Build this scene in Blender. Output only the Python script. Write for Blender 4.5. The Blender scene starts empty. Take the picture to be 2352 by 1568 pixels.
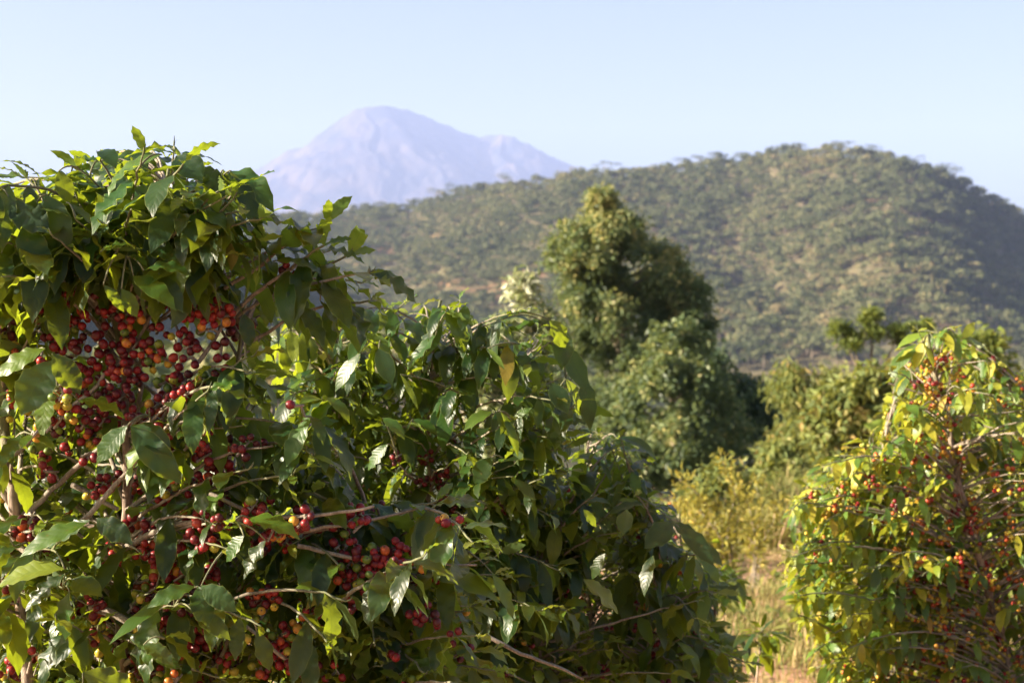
import bpy, math, random
import numpy as np
R = np.random.default_rng(7)
random.seed(7)
F = 3267.0; CX, CY, CZ = 1176.0, 784.0, 1.75
col = bpy.context.scene.collection
def at(px, py, d): return np.array([(px-CX)/F*d, d, CZ+(CY-py)/F*d])
def proj(P): return np.stack([CX+P[..., 0]/P[..., 1]*F, CY-(P[..., 2]-CZ)/P[..., 1]*F], -1)
def nrm(v): return v/np.maximum(np.linalg.norm(v, axis=-1, keepdims=True), 1e-9)
UP = np.array([0., 0., 1.])

# ---------------------------------------------------------------- noise
def _h(ix, iy, s):
    n = (ix.astype(np.int64)*374761393 + iy.astype(np.int64)*668265263 + s*974711) & 0x7fffffff
    n = (n ^ (n >> 13))*1274126177 & 0x7fffffff
    return ((n ^ (n >> 16)) & 0xffff)/65535.0
def vnoise(x, y, s=0):
    x = np.asarray(x, float); y = np.asarray(y, float)
    ix, iy = np.floor(x), np.floor(y); fx, fy = x-ix, y-iy
    fx = fx*fx*(3-2*fx); fy = fy*fy*(3-2*fy)
    a, b = _h(ix, iy, s), _h(ix+1, iy, s); c, d = _h(ix, iy+1, s), _h(ix+1, iy+1, s)
    return (a*(1-fx)+b*fx)*(1-fy)+(c*(1-fx)+d*fx)*fy
def fbm(x, y, o=4, s=0, g=.5):
    t = 0; a = 1; w = 0
    for k in range(o):
        t = t+a*vnoise(x*2**k, y*2**k, s+k); w += a; a *= g
    return t/w
def sstep(a, b, x):
    t = np.clip((x-a)/(b-a), 0, 1); return t*t*(3-2*t)

# ---------------------------------------------------------------- mesh helpers
def make_mesh(name, V, Fa, dat=None, smooth=True, mats=(), midx=None):
    """V (n,3), Fa list of arrays (m,k)."""
    me = bpy.data.meshes.new(name)
    if not isinstance(Fa, (list, tuple)): Fa = [Fa]
    Fa = [f for f in Fa if len(f)]
    me.vertices.add(len(V)); me.vertices.foreach_set('co', np.ascontiguousarray(V, dtype=np.float32).ravel())
    loops = np.concatenate([f.ravel() for f in Fa]).astype(np.int32)
    tot = np.concatenate([np.full(len(f), f.shape[1]) for f in Fa]).astype(np.int32)
    st = np.concatenate([[0], np.cumsum(tot)[:-1]]).astype(np.int32)
    me.loops.add(len(loops)); me.loops.foreach_set('vertex_index', loops)
    me.polygons.add(len(tot)); me.polygons.foreach_set('loop_start', st); me.polygons.foreach_set('loop_total', tot)
    me.polygons.foreach_set('use_smooth', np.full(len(tot), smooth))
    if midx is not None: me.polygons.foreach_set('material_index', midx.astype(np.int32))
    if dat is not None:
        a = me.attributes.new('dat', 'FLOAT_VECTOR', 'POINT'); a.data.foreach_set('vector', np.ascontiguousarray(dat, dtype=np.float32).ravel())
    for m in mats: me.materials.append(m)
    me.update(calc_edges=True)
    return me
def link(name, me, parent=None):
    o = bpy.data.objects.new(name, me); col.objects.link(o)
    if parent is not None:
        o.parent = parent
        o.location = -parent.location          # meshes are written in world coordinates
    return o
def tag(o, label=None, cat=None, group=None, kind=None):
    if label: o['label'] = label
    if cat: o['category'] = cat
    if group: o['group'] = group
    if kind: o['kind'] = kind
    return o
def empty(name, loc, label, cat, group=None):
    o = bpy.data.objects.new(name, None); col.objects.link(o); o.location = tuple(float(a) for a in loc)
    o.empty_display_size = .1
    return tag(o, label, cat, group)
class Acc:
    def __init__(s): s.V = []; s.F = []; s.D = []; s.n = 0
    def add(s, V, Fq, D=None):
        s.V.append(V); s.F.append(Fq+s.n); s.n += len(V)
        s.D.append(D if D is not None else np.zeros((len(V), 3)))
    def build(s, name, mat, parent=None, smooth=True):
        if not s.n: return None
        ks = {}
        for f in s.F: ks.setdefault(f.shape[1], []).append(f)
        me = make_mesh(name, np.concatenate(s.V), [np.concatenate(v) for v in ks.values()], np.concatenate(s.D), smooth, [mat])
        return link(name, me, parent)
def tube(P, r, seg=6, bump=0.0, rnd=None):
    P = np.asarray(P, float); n = len(P); r = np.broadcast_to(np.asarray(r, float), (n,))
    T = nrm(np.gradient(P, axis=0)); ref = np.array([.31, .87, .2]) if abs(T[0][2]) > .8 else UP
    S = nrm(np.cross(T, ref)); B = np.cross(T, S)
    a = np.arange(seg)/seg*2*np.pi
    rr = r[:, None]*(1+(bump*(R.random((n, seg))-.5)*2 if bump else 0))
    V = P[:, None]+(S[:, None]*np.cos(a)[None, :, None]+B[:, None]*np.sin(a)[None, :, None])*rr[..., None]
    i = np.arange(n-1)[:, None]*seg; j = np.arange(seg)[None]; k = (j+1) % seg
    Q = np.stack([i+j, i+k, i+seg+k, i+seg+j], -1).reshape(-1, 4)
    V = V.reshape(-1, 3)
    V = np.concatenate([V, P[-1:]+T[-1:]*r[-1]*.5]); c = n*seg
    # closing cap as degenerate-free triangles turned into quads is avoided: one fan of thin quads
    L = (n-1)*seg
    cap = np.stack([L+np.arange(0, seg, 2) % seg, L+(np.arange(0, seg, 2)+1) % seg, L+(np.arange(0, seg, 2)+2) % seg, np.full((seg+1)//2, c)], -1)
    D = np.zeros((len(V), 3)); D[:, 0] = R.random() if rnd is None else rnd
    return V, np.concatenate([Q, cap]), D
def bez(a, b, c, n):
    t = np.linspace(0, 1, n)[:, None]; return a*(1-t)**2+2*b*t*(1-t)+c*t*t
def resample(P, step):
    P = np.asarray(P, float); L = np.concatenate([[0], np.cumsum(np.linalg.norm(np.diff(P, axis=0), axis=1))])
    n = max(3, int(L[-1]/step)+1); s = np.linspace(0, L[-1], n)
    Q = np.stack([np.interp(s, L, P[:, k]) for k in range(P.shape[1])], -1)
    return Q, L[-1]
def inpoly(p, poly):
    poly = np.asarray(poly, float); x, y = p[:, 0], p[:, 1]; c = np.zeros(len(p), bool); j = len(poly)-1
    for i in range(len(poly)):
        xi, yi = poly[i]; xj, yj = poly[j]
        if yi != yj: c ^= ((yi > y) != (yj > y)) & (x < (xj-xi)*(y-yi)/(yj-yi)+xi)
        j = i
    return c
def edist(p, poly):
    poly = np.asarray(poly, float); d = np.full(len(p), 1e9)
    for i in range(len(poly)):
        a, b = poly[i-1], poly[i]; ab = b-a
        t = np.clip(((p-a)@ab)/max(ab@ab, 1e-9), 0, 1)
        d = np.minimum(d, np.linalg.norm(p-(a+t[:, None]*ab), axis=1))
    return d
def samp(poly, n, margin=0):
    poly = np.asarray(poly, float); lo, hi = poly.min(0), poly.max(0); out = []
    tot = 0
    while tot < n:
        p = lo+(hi-lo)*R.random((n*3, 2)); p = p[inpoly(p, poly)]
        if margin: p = p[edist(p, poly) > margin]
        out.append(p); tot += len(p)
    return np.concatenate(out)[:n]

# ---------------------------------------------------------------- leaves
def leaf_geo(P, D, N, L, W, K, rnd, ns=9, nt=6, wave=.12, fold=.25, twist=None):
    n = len(P); D = nrm(D); N = nrm(N-D*np.sum(N*D, -1, keepdims=True)); S = np.cross(D, N)
    s = np.linspace(0, 1, ns+1); s = s**.9; t = np.linspace(-1, 1, nt+1)
    w = np.clip((s-.05)/.95, 0, 1); w = (w**.72)*(1-w)**.88
    w = w/w.max(); w = np.maximum(w*(1-.35*sstep(.78, .95, s)), np.where(s < .08, .035, .012)); w[-1] = .004
    K = np.where(np.abs(K) < .05, .05, K)[:, None]
    a = K*(.5-s[None]); cx = -(np.sin(a)-np.sin(K*.5))/K; cz = (np.cos(a)-np.cos(K*.5))/K
    C = P[:, None]+(D[:, None]*cx[..., None]+N[:, None]*cz[..., None])*L[:, None, None]
    Tn = D[:, None]*np.cos(a)[..., None]+N[:, None]*np.sin(a)[..., None]
    Nl = -D[:, None]*np.sin(a)[..., None]+N[:, None]*np.cos(a)[..., None]
    tw = (twist if twist is not None else R.normal(0, .35, n))[:, None]*(s[None]-.1)
    S2 = S[:, None]*np.cos(tw)[..., None]+Nl*np.sin(tw)[..., None]; N2 = -S[:, None]*np.sin(tw)[..., None]+Nl*np.cos(tw)[..., None]
    hw = W[:, None]*.5*w[None]                                     # (n,ns+1)
    fo = R.uniform(fold*.2, fold*2, n)[:, None, None]
    wa = (R.uniform(.3, 1.6, n)*wave*(1.15 if ns > 6 else 1))[:, None, None]; fr = R.uniform(2.5, 5, n)[:, None, None]; ph = R.random((n, 1, 1))*6.28
    side = np.sign(t)[None, None]
    at_ = np.abs(t)[None, None]
    lat = hw[..., None]*t[None, None]*(1-.12*wa*0)
    hgt = hw[..., None]*(at_*fo+wa*at_**2*np.sin(6.28*fr*s[None, :, None]+ph+side*1.3)*2.0-at_**2*fo*.55)
    ru = .008*L[:, None, None]*np.sin(6.28*np.minimum(fr*1.9, ns*.27)*s[None, :, None]+ph*2+side)*at_**2*w[None, :, None]
    V = C[:, :, None]+S2[:, :, None]*(lat+ru*side)[..., None]+N2[:, :, None]*hgt[..., None]
    D3 = np.empty(V.shape); D3[..., 0] = rnd[:, None, None]; D3[..., 1] = s[None, :, None]; D3[..., 2] = t[None, None]
    i = np.arange(ns)[:, None]*(nt+1); j = np.arange(nt)[None]
    q = np.stack([i+j, i+j+1, i+j+nt+2, i+j+nt+1], -1).reshape(-1, 4)
    Q = (q[None]+(np.arange(n)*(ns+1)*(nt+1))[:, None, None]).reshape(-1, 4)
    return V.reshape(-1, 3), Q, D3.reshape(-1, 3)
def small_leaves(P, D, N, L, W, rnd, cup=.2):
    """folded four-sided leaves: two triangles each."""
    D = nrm(D); N = nrm(N-D*np.sum(N*D, -1, keepdims=True)); S = np.cross(D, N)
    L = L[:, None]; W = W[:, None]
    a = P; b = P+D*L*.45+S*W*.5+N*W*cup; c = P+D*L-N*L*.12; d = P+D*L*.45-S*W*.5+N*W*cup
    V = np.stack([a, b, c, d], 1); n = len(P)
    k = np.arange(n)[:, None]*4
    T = np.concatenate([k+[[0, 1, 2]], k+[[0, 2, 3]]])
    D3 = np.zeros((n, 4, 3)); D3[..., 0] = rnd[:, None]; D3[:, :, 1] = [0, .5, 1, .5]; D3[:, :, 2] = [0, .9, 0, -.9]
    return V.reshape(-1, 3), T, D3.reshape(-1, 3)
def rdir(n):
    return nrm(R.normal(size=(n, 3)))

# ---------------------------------------------------------------- materials
def newmat(name):
    m = bpy.data.materials.new(name); m.use_nodes = True; nt = m.node_tree; nt.nodes.clear()
    return m, nt
def N_(nt, t, **kw):
    n = nt.nodes.new(t)
    for k, v in kw.items(): setattr(n, k, v)
    return n
def ramp(nt, stops, fac=None, interp='LINEAR'):
    r = N_(nt, 'ShaderNodeValToRGB'); cr = r.color_ramp; cr.interpolation = interp
    while len(cr.elements) < len(stops): cr.elements.new(.5)
    for e, (p, c) in zip(cr.elements, stops): e.position = p; e.color = (*c, 1)
    if fac is not None: nt.links.new(fac, r.inputs[0])
    return r.outputs[0]
def math_(nt, op, a, b=None, c=None, clamp=False):
    n = N_(nt, 'ShaderNodeMath', operation=op); n.use_clamp = clamp
    for i, v in enumerate((a, b, c)):
        if v is None: continue
        if isinstance(v, (int, float)): n.inputs[i].default_value = v
        else: nt.links.new(v, n.inputs[i])
    return n.outputs[0]
def mixc(nt, a, b, f, mode='MIX'):
    n = N_(nt, 'ShaderNodeMix', data_type='RGBA', blend_type=mode)
    for i, v in ((0, f), (6, a), (7, b)):
        if isinstance(v, tuple): n.inputs[i].default_value = (*v, 1)
        elif isinstance(v, (int, float)): n.inputs[i].default_value = v
        else: nt.links.new(v, n.inputs[i])
    return n.outputs[2]
def noise(nt, scale, detail=3, vec=None, out=0, rough=.5):
    n = N_(nt, 'ShaderNodeTexNoise'); n.inputs['Scale'].default_value = scale; n.inputs['Detail'].default_value = detail; n.inputs['Roughness'].default_value = rough
    if vec is not None: nt.links.new(vec, n.inputs['Vector'])
    return n.outputs[out]
def dat(nt):
    a = N_(nt, 'ShaderNodeAttribute', attribute_name='dat'); s = N_(nt, 'ShaderNodeSeparateXYZ'); nt.links.new(a.outputs['Vector'], s.inputs[0])
    return s.outputs
def pos(nt):
    return N_(nt, 'ShaderNodeNewGeometry').outputs['Position']
def bump(nt, h, strength, dist):
    b = N_(nt, 'ShaderNodeBump'); b.inputs['Strength'].default_value = strength; b.inputs['Distance'].default_value = dist
    nt.links.new(h, b.inputs['Height']); return b.outputs[0]

def leaf_mat(name, stops, trans, tmix=.4, rough=.38, vein=True, under=(.10, .15, .05), spec=.5, spots=.0):
    m, nt = newmat(name); o = N_(nt, 'ShaderNodeOutputMaterial'); p = N_(nt, 'ShaderNodeBsdfPrincipled')
    x, y, z = dat(nt)
    c = ramp(nt, stops, x)
    g = N_(nt, 'ShaderNodeNewGeometry')
    h = None
    if vein:
        az = math_(nt, 'ABSOLUTE', z)
        ph = math_(nt, 'SUBTRACT', math_(nt, 'MULTIPLY', y, 9.0), math_(nt, 'MULTIPLY', az, 1.6))
        fr = math_(nt, 'FRACT', ph)
        tri = math_(nt, 'ABSOLUTE', math_(nt, 'SUBTRACT', fr, .5))          # .5 at the vein, 0 between
        line = math_(nt, 'SMOOTH_MIN', math_(nt, 'MULTIPLY', math_(nt, 'SUBTRACT', tri, .43), 14.0, clamp=True), 1.0, .01)
        mid = math_(nt, 'SUBTRACT', 1.0, math_(nt, 'MULTIPLY', az, 16.0), clamp=True)
        v = math_(nt, 'MAXIMUM', math_(nt, 'MULTIPLY', line, .5), mid)
        c = mixc(nt, c, (.16, .24, .07), math_(nt, 'MULTIPLY', v, .22))
        h = math_(nt, 'SUBTRACT', math_(nt, 'MULTIPLY', math_(nt, 'SUBTRACT', .25, math_(nt, 'MULTIPLY', tri, tri)), 4.0), math_(nt, 'MULTIPLY', v, .3))
    if vein:
        rim_light = math_(nt, 'MULTIPLY_ADD', az, 14, -13.0, clamp=True); c = mixc(nt, c, (.30, .34, .08), math_(nt, 'MULTIPLY', rim_light, .6))  # pale leaf margin: bright rim of light painted into the colour
    n1 = noise(nt, 35, 3, pos(nt))
    c = mixc(nt, c, mixc(nt, (.55, .6, .5), (1.35, 1.3, 1.2), n1), 1.0, 'MULTIPLY')
    if spots:
        n2 = noise(nt, 90, 2, pos(nt)); f = math_(nt, 'MULTIPLY', math_(nt, 'SUBTRACT', n2, .70), 14, clamp=True)
        c = mixc(nt, c, (.16, .07, .02), math_(nt, 'MULTIPLY', f, spots))
    c = mixc(nt, c, under, math_(nt, 'MULTIPLY', g.outputs['Backfacing'], .45))
    nt.links.new(c, p.inputs['Base Color'])
    nr = noise(nt, 12, 2, pos(nt))
    nt.links.new(math_(nt, 'ADD', math_(nt, 'ADD', rough-.1, math_(nt, 'MULTIPLY', nr, .2)), math_(nt, 'MULTIPLY', g.outputs['Backfacing'], .25)), p.inputs['Roughness'])
    p.inputs['Specular IOR Level'].default_value = spec
    t = N_(nt, 'ShaderNodeBsdfTranslucent')
    tc = mixc(nt, mixc(nt, c, trans, .80), mixc(nt, (.7, .7, .7), (1.25, 1.2, 1.2), n1), 1.0, 'MULTIPLY')
    if vein: tc = mixc(nt, tc, (.04, .06, .01), math_(nt, 'MULTIPLY', v, .35))
    nt.links.new(tc, t.inputs['Color'])
    if h is not None:
        b = bump(nt, h, .3, .0008); nt.links.new(b, p.inputs['Normal'])
    mx = N_(nt, 'ShaderNodeMixShader'); mx.inputs[0].default_value = tmix
    nt.links.new(p.outputs[0], mx.inputs[1]); nt.links.new(t.outputs[0], mx.inputs[2]); nt.links.new(mx.outputs[0], o.inputs[0])
    return m
COFFEE = [(0, (.0035, .022, .009)), (.45, (.009, .042, .010)), (.75, (.028, .088, .012)), (.9, (.095, .165, .02)), (.97, (.26, .26, .03)), (1, (.26, .15, .03))]
M = {}
M['leaf'] = leaf_mat('coffee_leaf', COFFEE, (.40, .50, .018), .42, .40, spots=.5, spec=.5)
M['leaf_sun_tint'] = leaf_mat('coffee_leaf_sun_tint', [(0, (.02, .055, .012)), (.35, (.05, .13, .018)), (.68, (.13, .23, .03)), (.9, (.38, .37, .035)), (1, (.42, .24, .03))], (.50, .52, .03), .42, .42)  # coffee leaf again, with sunlight put into its brighter, yellower colour
M['euca'] = leaf_mat('tree_leaf', [(0, (.03, .06, .03)), (.4, (.085, .13, .06)), (.7, (.20, .245, .11)), (1, (.44, .38, .15))], (.28, .34, .08), .35, .5, vein=False)
M['dark'] = leaf_mat('dark_tree_leaf', [(0, (.025, .055, .03)), (.6, (.05, .09, .045)), (1, (.11, .15, .06))], (.10, .16, .04), .25, .5, vein=False)
M['yell'] = leaf_mat('shrub_leaf', [(0, (.10, .14, .04)), (.5, (.20, .24, .06)), (.85, (.33, .31, .09)), (1, (.42, .30, .12))], (.38, .38, .06), .35, .55, vein=False)
M['pale'] = leaf_mat('pale_leaf', [(0, (.12, .18, .08)), (.6, (.24, .32, .14)), (1, (.6, .6, .5))], (.4, .45, .15), .35, .5, vein=False)
M['acac'] = leaf_mat('flat_tree_leaf', [(0, (.07, .11, .02)), (.6, (.15, .20, .03)), (1, (.28, .29, .05))], (.32, .36, .04), .35, .5, vein=False)
M['wood'] = leaf_mat('hill_leaf', [(0, (.06, .075, .04)), (.5, (.125, .14, .075)), (.85, (.21, .21, .11)), (1, (.28, .22, .12))], (.20, .23, .05), .2, .7, vein=False, spec=.2)
M['banana'] = leaf_mat('broad_leaf', [(0, (.14, .26, .04)), (1, (.30, .38, .07))], (.45, .6, .06), .4, .4, vein=False)
M['grass'] = leaf_mat('grass_blade', [(0, (.10, .15, .03)), (.5, (.25, .25, .09)), (.75, (.46, .34, .18)), (1, (.52, .33, .24))], (.45, .42, .1), .3, .6, vein=False, spec=.25)
M['feather'] = leaf_mat('feather_leaf', [(0, (.20, .20, .03)), (.6, (.36, .32, .05)), (1, (.50, .36, .10))], (.5, .42, .05), .35, .6, vein=False)

def bark_mat(name, a, b, sc=60):
    m, nt = newmat(name); o = N_(nt, 'ShaderNodeOutputMaterial'); p = N_(nt, 'ShaderNodeBsdfPrincipled')
    mp = N_(nt, 'ShaderNodeMapping'); mp.inputs['Scale'].default_value = (1, 1, .22); nt.links.new(pos(nt), mp.inputs[0])
    n = noise(nt, sc*3, 5, mp.outputs[0], rough=.65); n2 = noise(nt, sc*.25, 3, pos(nt))
    c = mixc(nt, a, b, math_(nt, 'MULTIPLY_ADD', math_(nt, 'ADD', n, n2), 2.2, -1.7, clamp=True))
    x, y, z = dat(nt)
    c = mixc(nt, c, (.10, .13, .04), math_(nt, 'MULTIPLY', y, .8))
    nt.links.new(c, p.inputs['Base Color']); p.inputs['Roughness'].default_value = .85
    nt.links.new(bump(nt, n, .9, .6/sc*.3), p.inputs['Normal']); nt.links.new(p.outputs[0], o.inputs[0]); return m
M['bark'] = bark_mat('coffee_bark', (.10, .065, .045), (.38, .29, .22))
M['twig'] = bark_mat('coffee_twig', (.13, .10, .07), (.34, .29, .23), 90)
M['tbark'] = bark_mat('tree_bark', (.12, .09, .06), (.30, .24, .17), 8)

def berry_mat():
    m, nt = newmat('coffee_cherry'); o = N_(nt, 'ShaderNodeOutputMaterial'); p = N_(nt, 'ShaderNodeBsdfPrincipled')
    x, y, z = dat(nt)
    n = noise(nt, 130, 3, pos(nt)); n2 = noise(nt, 420, 2, pos(nt))
    v = math_(nt, 'ADD', x, math_(nt, 'MULTIPLY', math_(nt, 'SUBTRACT', n, .5), .16))
    c = ramp(nt, [(0, (.06, .11, .015)), (.2, (.16, .20, .02)), (.36, (.52, .36, .04)), (.5, (.40, .085, .02)), (.64, (.25, .014, .015)), (.85, (.12, .007, .012)), (.95, (.07, .008, .010)), (1, (.03, .006, .006))], v)
    c = mixc(nt, c, (.75, .55, .40), math_(nt, 'MULTIPLY', math_(nt, 'MULTIPLY_ADD', n2, 9, -6.2, clamp=True), .25))
    scar = math_(nt, 'MULTIPLY_ADD', y, 40, -38.3, clamp=True)
    c = mixc(nt, c, (.05, .025, .012), scar)
    nt.links.new(c, p.inputs['Base Color']); nt.links.new(math_(nt, 'MULTIPLY_ADD', n, .35, .26), p.inputs['Roughness']); p.inputs['Specular IOR Level'].default_value = .4
    p.inputs['Subsurface Weight'].default_value = 0.0
    nt.links.new(bump(nt, math_(nt, 'SUBTRACT', n2, math_(nt, 'MULTIPLY', scar, 2.0)), .15, .001), p.inputs['Normal'])
    nt.links.new(p.outputs[0], o.inputs[0]); return m
M['berry'] = berry_mat()

def ground_mat():
    m, nt = newmat('soil'); o = N_(nt, 'ShaderNodeOutputMaterial'); p = N_(nt, 'ShaderNodeBsdfPrincipled'); P = pos(nt)
    n = noise(nt, 1.1, 5, P); n2 = noise(nt, 14, 5, P, rough=.7); n3 = noise(nt, 90, 3, P)
    c = mixc(nt, (.36, .19, .12), (.62, .38, .27), math_(nt, 'MULTIPLY_ADD', n2, 2, -.5, clamp=True))
    c = mixc(nt, c, (.40, .30, .09), math_(nt, 'MULTIPLY_ADD', n, 5, -2.6, clamp=True))
    sp = N_(nt, 'ShaderNodeSeparateXYZ'); nt.links.new(P, sp.inputs[0])
    far = math_(nt, 'MULTIPLY_ADD', sp.outputs[1], 1/14, -13/14, clamp=True)
    nf = noise(nt, .02, 6, P, rough=.65)
    cf = mixc(nt, (.05, .055, .03), (.20, .14, .09), math_(nt, 'MULTIPLY_ADD', nf, 5, -2.8, clamp=True))
    c = mixc(nt, c, cf, far)
    nt.links.new(c, p.inputs['Base Color']); p.inputs['Roughness'].default_value = .95; p.inputs['Specular IOR Level'].default_value = .1
    nt.links.new(bump(nt, math_(nt, 'ADD', n2, math_(nt, 'MULTIPLY', n3, .3)), .8, .04), p.inputs['Normal'])
    nt.links.new(p.outputs[0], o.inputs[0]); return m
def hill_mat():
    m, nt = newmat('hill_soil'); o = N_(nt, 'ShaderNodeOutputMaterial'); p = N_(nt, 'ShaderNodeBsdfPrincipled'); P = pos(nt)
    n = noise(nt, .012, 6, P, rough=.6); n2 = noise(nt, .15, 5, P, rough=.7)
    c = mixc(nt, (.08, .08, .05), (.20, .16, .08), math_(nt, 'MULTIPLY_ADD', n2, 2.4, -.7, clamp=True))
    c = mixc(nt, c, (.52, .27, .15), math_(nt, 'MULTIPLY_ADD', n, 7, -4.1, clamp=True))
    nt.links.new(c, p.inputs['Base Color']); p.inputs['Roughness'].default_value = 1; p.inputs['Specular IOR Level'].default_value = .05
    nt.links.new(p.outputs[0], o.inputs[0]); return m
def mount_mat():
    m, nt = newmat('mountain_rock'); o = N_(nt, 'ShaderNodeOutputMaterial'); p = N_(nt, 'ShaderNodeBsdfPrincipled'); P = pos(nt)
    mp = N_(nt, 'ShaderNodeMapping'); mp.inputs['Scale'].default_value = (1, 1, .3); nt.links.new(P, mp.inputs[0])
    n = noise(nt, .006, 7, mp.outputs[0], rough=.65)
    c = mixc(nt, (.03, .034, .045), (.105, .08, .065), math_(nt, 'MULTIPLY_ADD', n, 4, -1.6, clamp=True))
    nt.links.new(c, p.inputs['Base Color']); p.inputs['Roughness'].default_value = 1; p.inputs['Specular IOR Level'].default_value = 0
    nt.links.new(p.outputs[0], o.inputs[0]); return m

# ---------------------------------------------------------------- terrain
def gz(x, y):
    x = np.asarray(x, float); y = np.asarray(y, float)
    z = -0.11*np.clip(y-12, 0, 45)-.028*np.clip(y-57, 0, 450)
    z = z-.0*x+.05*(fbm(x*.8, y*.8, 3, 3)-.5)*np.clip(1.2-np.abs(y)*.01, 0, 1)+sstep(40, 200, y)*(fbm(x*.01, y*.01, 4, 9)-.5)*4
    return z
def grid_mesh(name, X, Y, Z, mat):
    ny, nx = X.shape; V = np.stack([X, Y, Z], -1).reshape(-1, 3)
    i = np.arange(ny-1)[:, None]*nx; j = np.arange(nx-1)[None]
    Q = np.stack([i+j, i+j+1, i+j+nx+1, i+j+nx], -1).reshape(-1, 4)
    return link(name, make_mesh(name, V, Q, None, True, [mat]))
u = np.linspace(-1, 1, 261); xs = np.sinh(u*7.2)/np.sinh(7.2)*4300
v = np.linspace(-.62, 1, 321); ys = np.sinh(v*8.0)/np.sinh(8.0)*11200; ys = ys[ys > -430]
X, Y = np.meshgrid(xs, ys)
o = grid_mesh('ground', X, Y, gz(X, Y), ground_mat()); tag(o, kind='structure')

# hill: skyline traced as bearing -> elevation, crest at about 1.35 km
SK = np.array([(-900, 640), (-300, 585), (0, 560), (300, 530), (500, 512), (600, 506), (700, 506), (790, 500), (860, 488), (950, 484), (1010, 462), (1060, 452), (1150, 440), (1250, 430), (1330, 412), (1400, 405), (1520, 404),
               (1600, 386), (1700, 381), (1780, 362), (1850, 358), (1950, 362), (2050, 376), (2150, 408), (2220, 436), (2300, 480), (2352, 510), (2500, 590), (2700, 680), (3000, 760)], float)
def crestd(px): return 1350+140*np.sin(px/420.)+60*np.sin(px/130.+1)
def hillz(x, y):
    px = CX+x/np.maximum(y, 1)*F
    yc = crestd(px); zc = CZ+(CY-np.interp(px, SK[:, 0], SK[:, 1]))/F*yc
    t = np.clip((y-640)/(yc-640), -.3, 2)
    zb = gz(x, y)
    prof = np.where(t < 1, np.clip(t, 0, 1)**1.15, 1-.9*(t-1)**1.3*1.2)
    z = -22+(zc+22)*prof
    # a few gullies and spurs running down the slope
    amp = np.clip(t, 0, 1)*np.clip(1-t, 0, 1)*4
    g = (fbm(x*.0065+y*.0012, y*.0022, 4, 21)-.5)*62+(np.abs(fbm(x*.012, y*.004, 3, 5)-.5))*-34
    z = z+amp*g
    return np.where(t < 0, -22+t*40, z)
pxs = np.linspace(-900, 3000, 420); yy = np.concatenate([np.linspace(600, 1700, 260), np.linspace(1710, 2300, 30)])
PX, YY = np.meshgrid(pxs, yy); XX = (PX-CX)/F*YY
o = grid_mesh('hill', XX, YY, hillz(XX, YY), hill_mat()); tag(o, kind='structure')

# a steep ridge to the left, out of the picture: it keeps the left side of the valley in shade
xs = np.linspace(-1000, -250, 60); ys = np.linspace(250, 1500, 90); X, Y = np.meshgrid(xs, ys)
Z = -24+(235*sstep(-1000, -600, X)*(1-sstep(-580, -300, X)))*sstep(250, 560, Y)*(1-sstep(1080, 1420, Y))*(1+.25*(fbm(X*.01, Y*.01, 4, 61)-.5))+10*(fbm(X*.03, Y*.03, 3, 62)-.5)
o = grid_mesh('hill', X, Y, Z, bpy.data.materials['hill_soil']); tag(o, kind='structure')

# the mountain: highest of several sloping ridges
def ridge(pts): return np.array([at(a, b, d) for a, b, d in pts])
RG = [(ridge([(-100,640,11000),(200,520,10800),(420,450,10600),(560,400,10500),(640,360,10400),(700,325,10250),(790,266,10080),(830,249,10000),(900,242,10000),(935,246,10100),(960,260,10200),(1000,272,10350),(1050,290,10500),(1110,314,10600),(1160,307,10200),(1190,311,10150),(1215,335,10200),(1260,362,10300),(1300,378,10400),(1330,396,10500),(1420,450,10600),(1700,600,10700)]), 1.0),
      (ridge([(860, 244, 10000), (835, 300, 9700), (812, 400, 9350), (770, 500, 9000), (740, 560, 8700)]), .95),
      (ridge([(1160, 308, 10190), (1150, 370, 9800), (1190, 440, 9500), (1210, 520, 9300)]), .9),
      (ridge([(760, 290, 10100), (720, 370, 9650), (650, 460, 9300), (600, 560, 8900)]), 1.0),
      (ridge([(900, 250, 9990), (893, 300, 9820), (880, 360, 9700), (878, 400, 9600)]), 1.3),
      (ridge([(640, 360, 10380), (560, 450, 9800), (480, 540, 9400)]), .9)]
def mountz(x, y):
    z = np.full(x.shape, -300.)
    wx = x+260*(fbm(x*.003, y*.003, 4, 31)-.5); wy = y+120*(fbm(x*.003+9, y*.003, 4, 37)-.5)
    for P, sl in RG:
        for a, b in zip(P[:-1], P[1:]):
            ab = (b-a)[:2]; t = np.clip(((wx-a[0])*ab[0]+(wy-a[1])*ab[1])/(ab@ab), 0, 1)
            d = np.hypot(wx-a[0]-t*ab[0], wy-a[1]-t*ab[1])
            z = np.maximum(z, a[2]+t*(b[2]-a[2])-sl*.78*d+d*.00006*d)
    z = z+(np.abs(fbm(wx*.004+wy*.0022, wy*.0011, 5, 41, .5)-.5)*-250+20)*sstep(0, 600, 1680-z)*.8+(np.abs(fbm(x*.012, y*.006, 5, 51, .5)-.5))*-45
    return z
xs = np.linspace(-4200, 2200, 520); ys = np.linspace(8000, 11600, 260); X, Y = np.meshgrid(xs, ys)
Z = mountz(X, Y)
Z = np.maximum(Z, -330)
o = grid_mesh('mountain', X, Y, Z, mount_mat()); tag(o, kind='structure')

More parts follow.
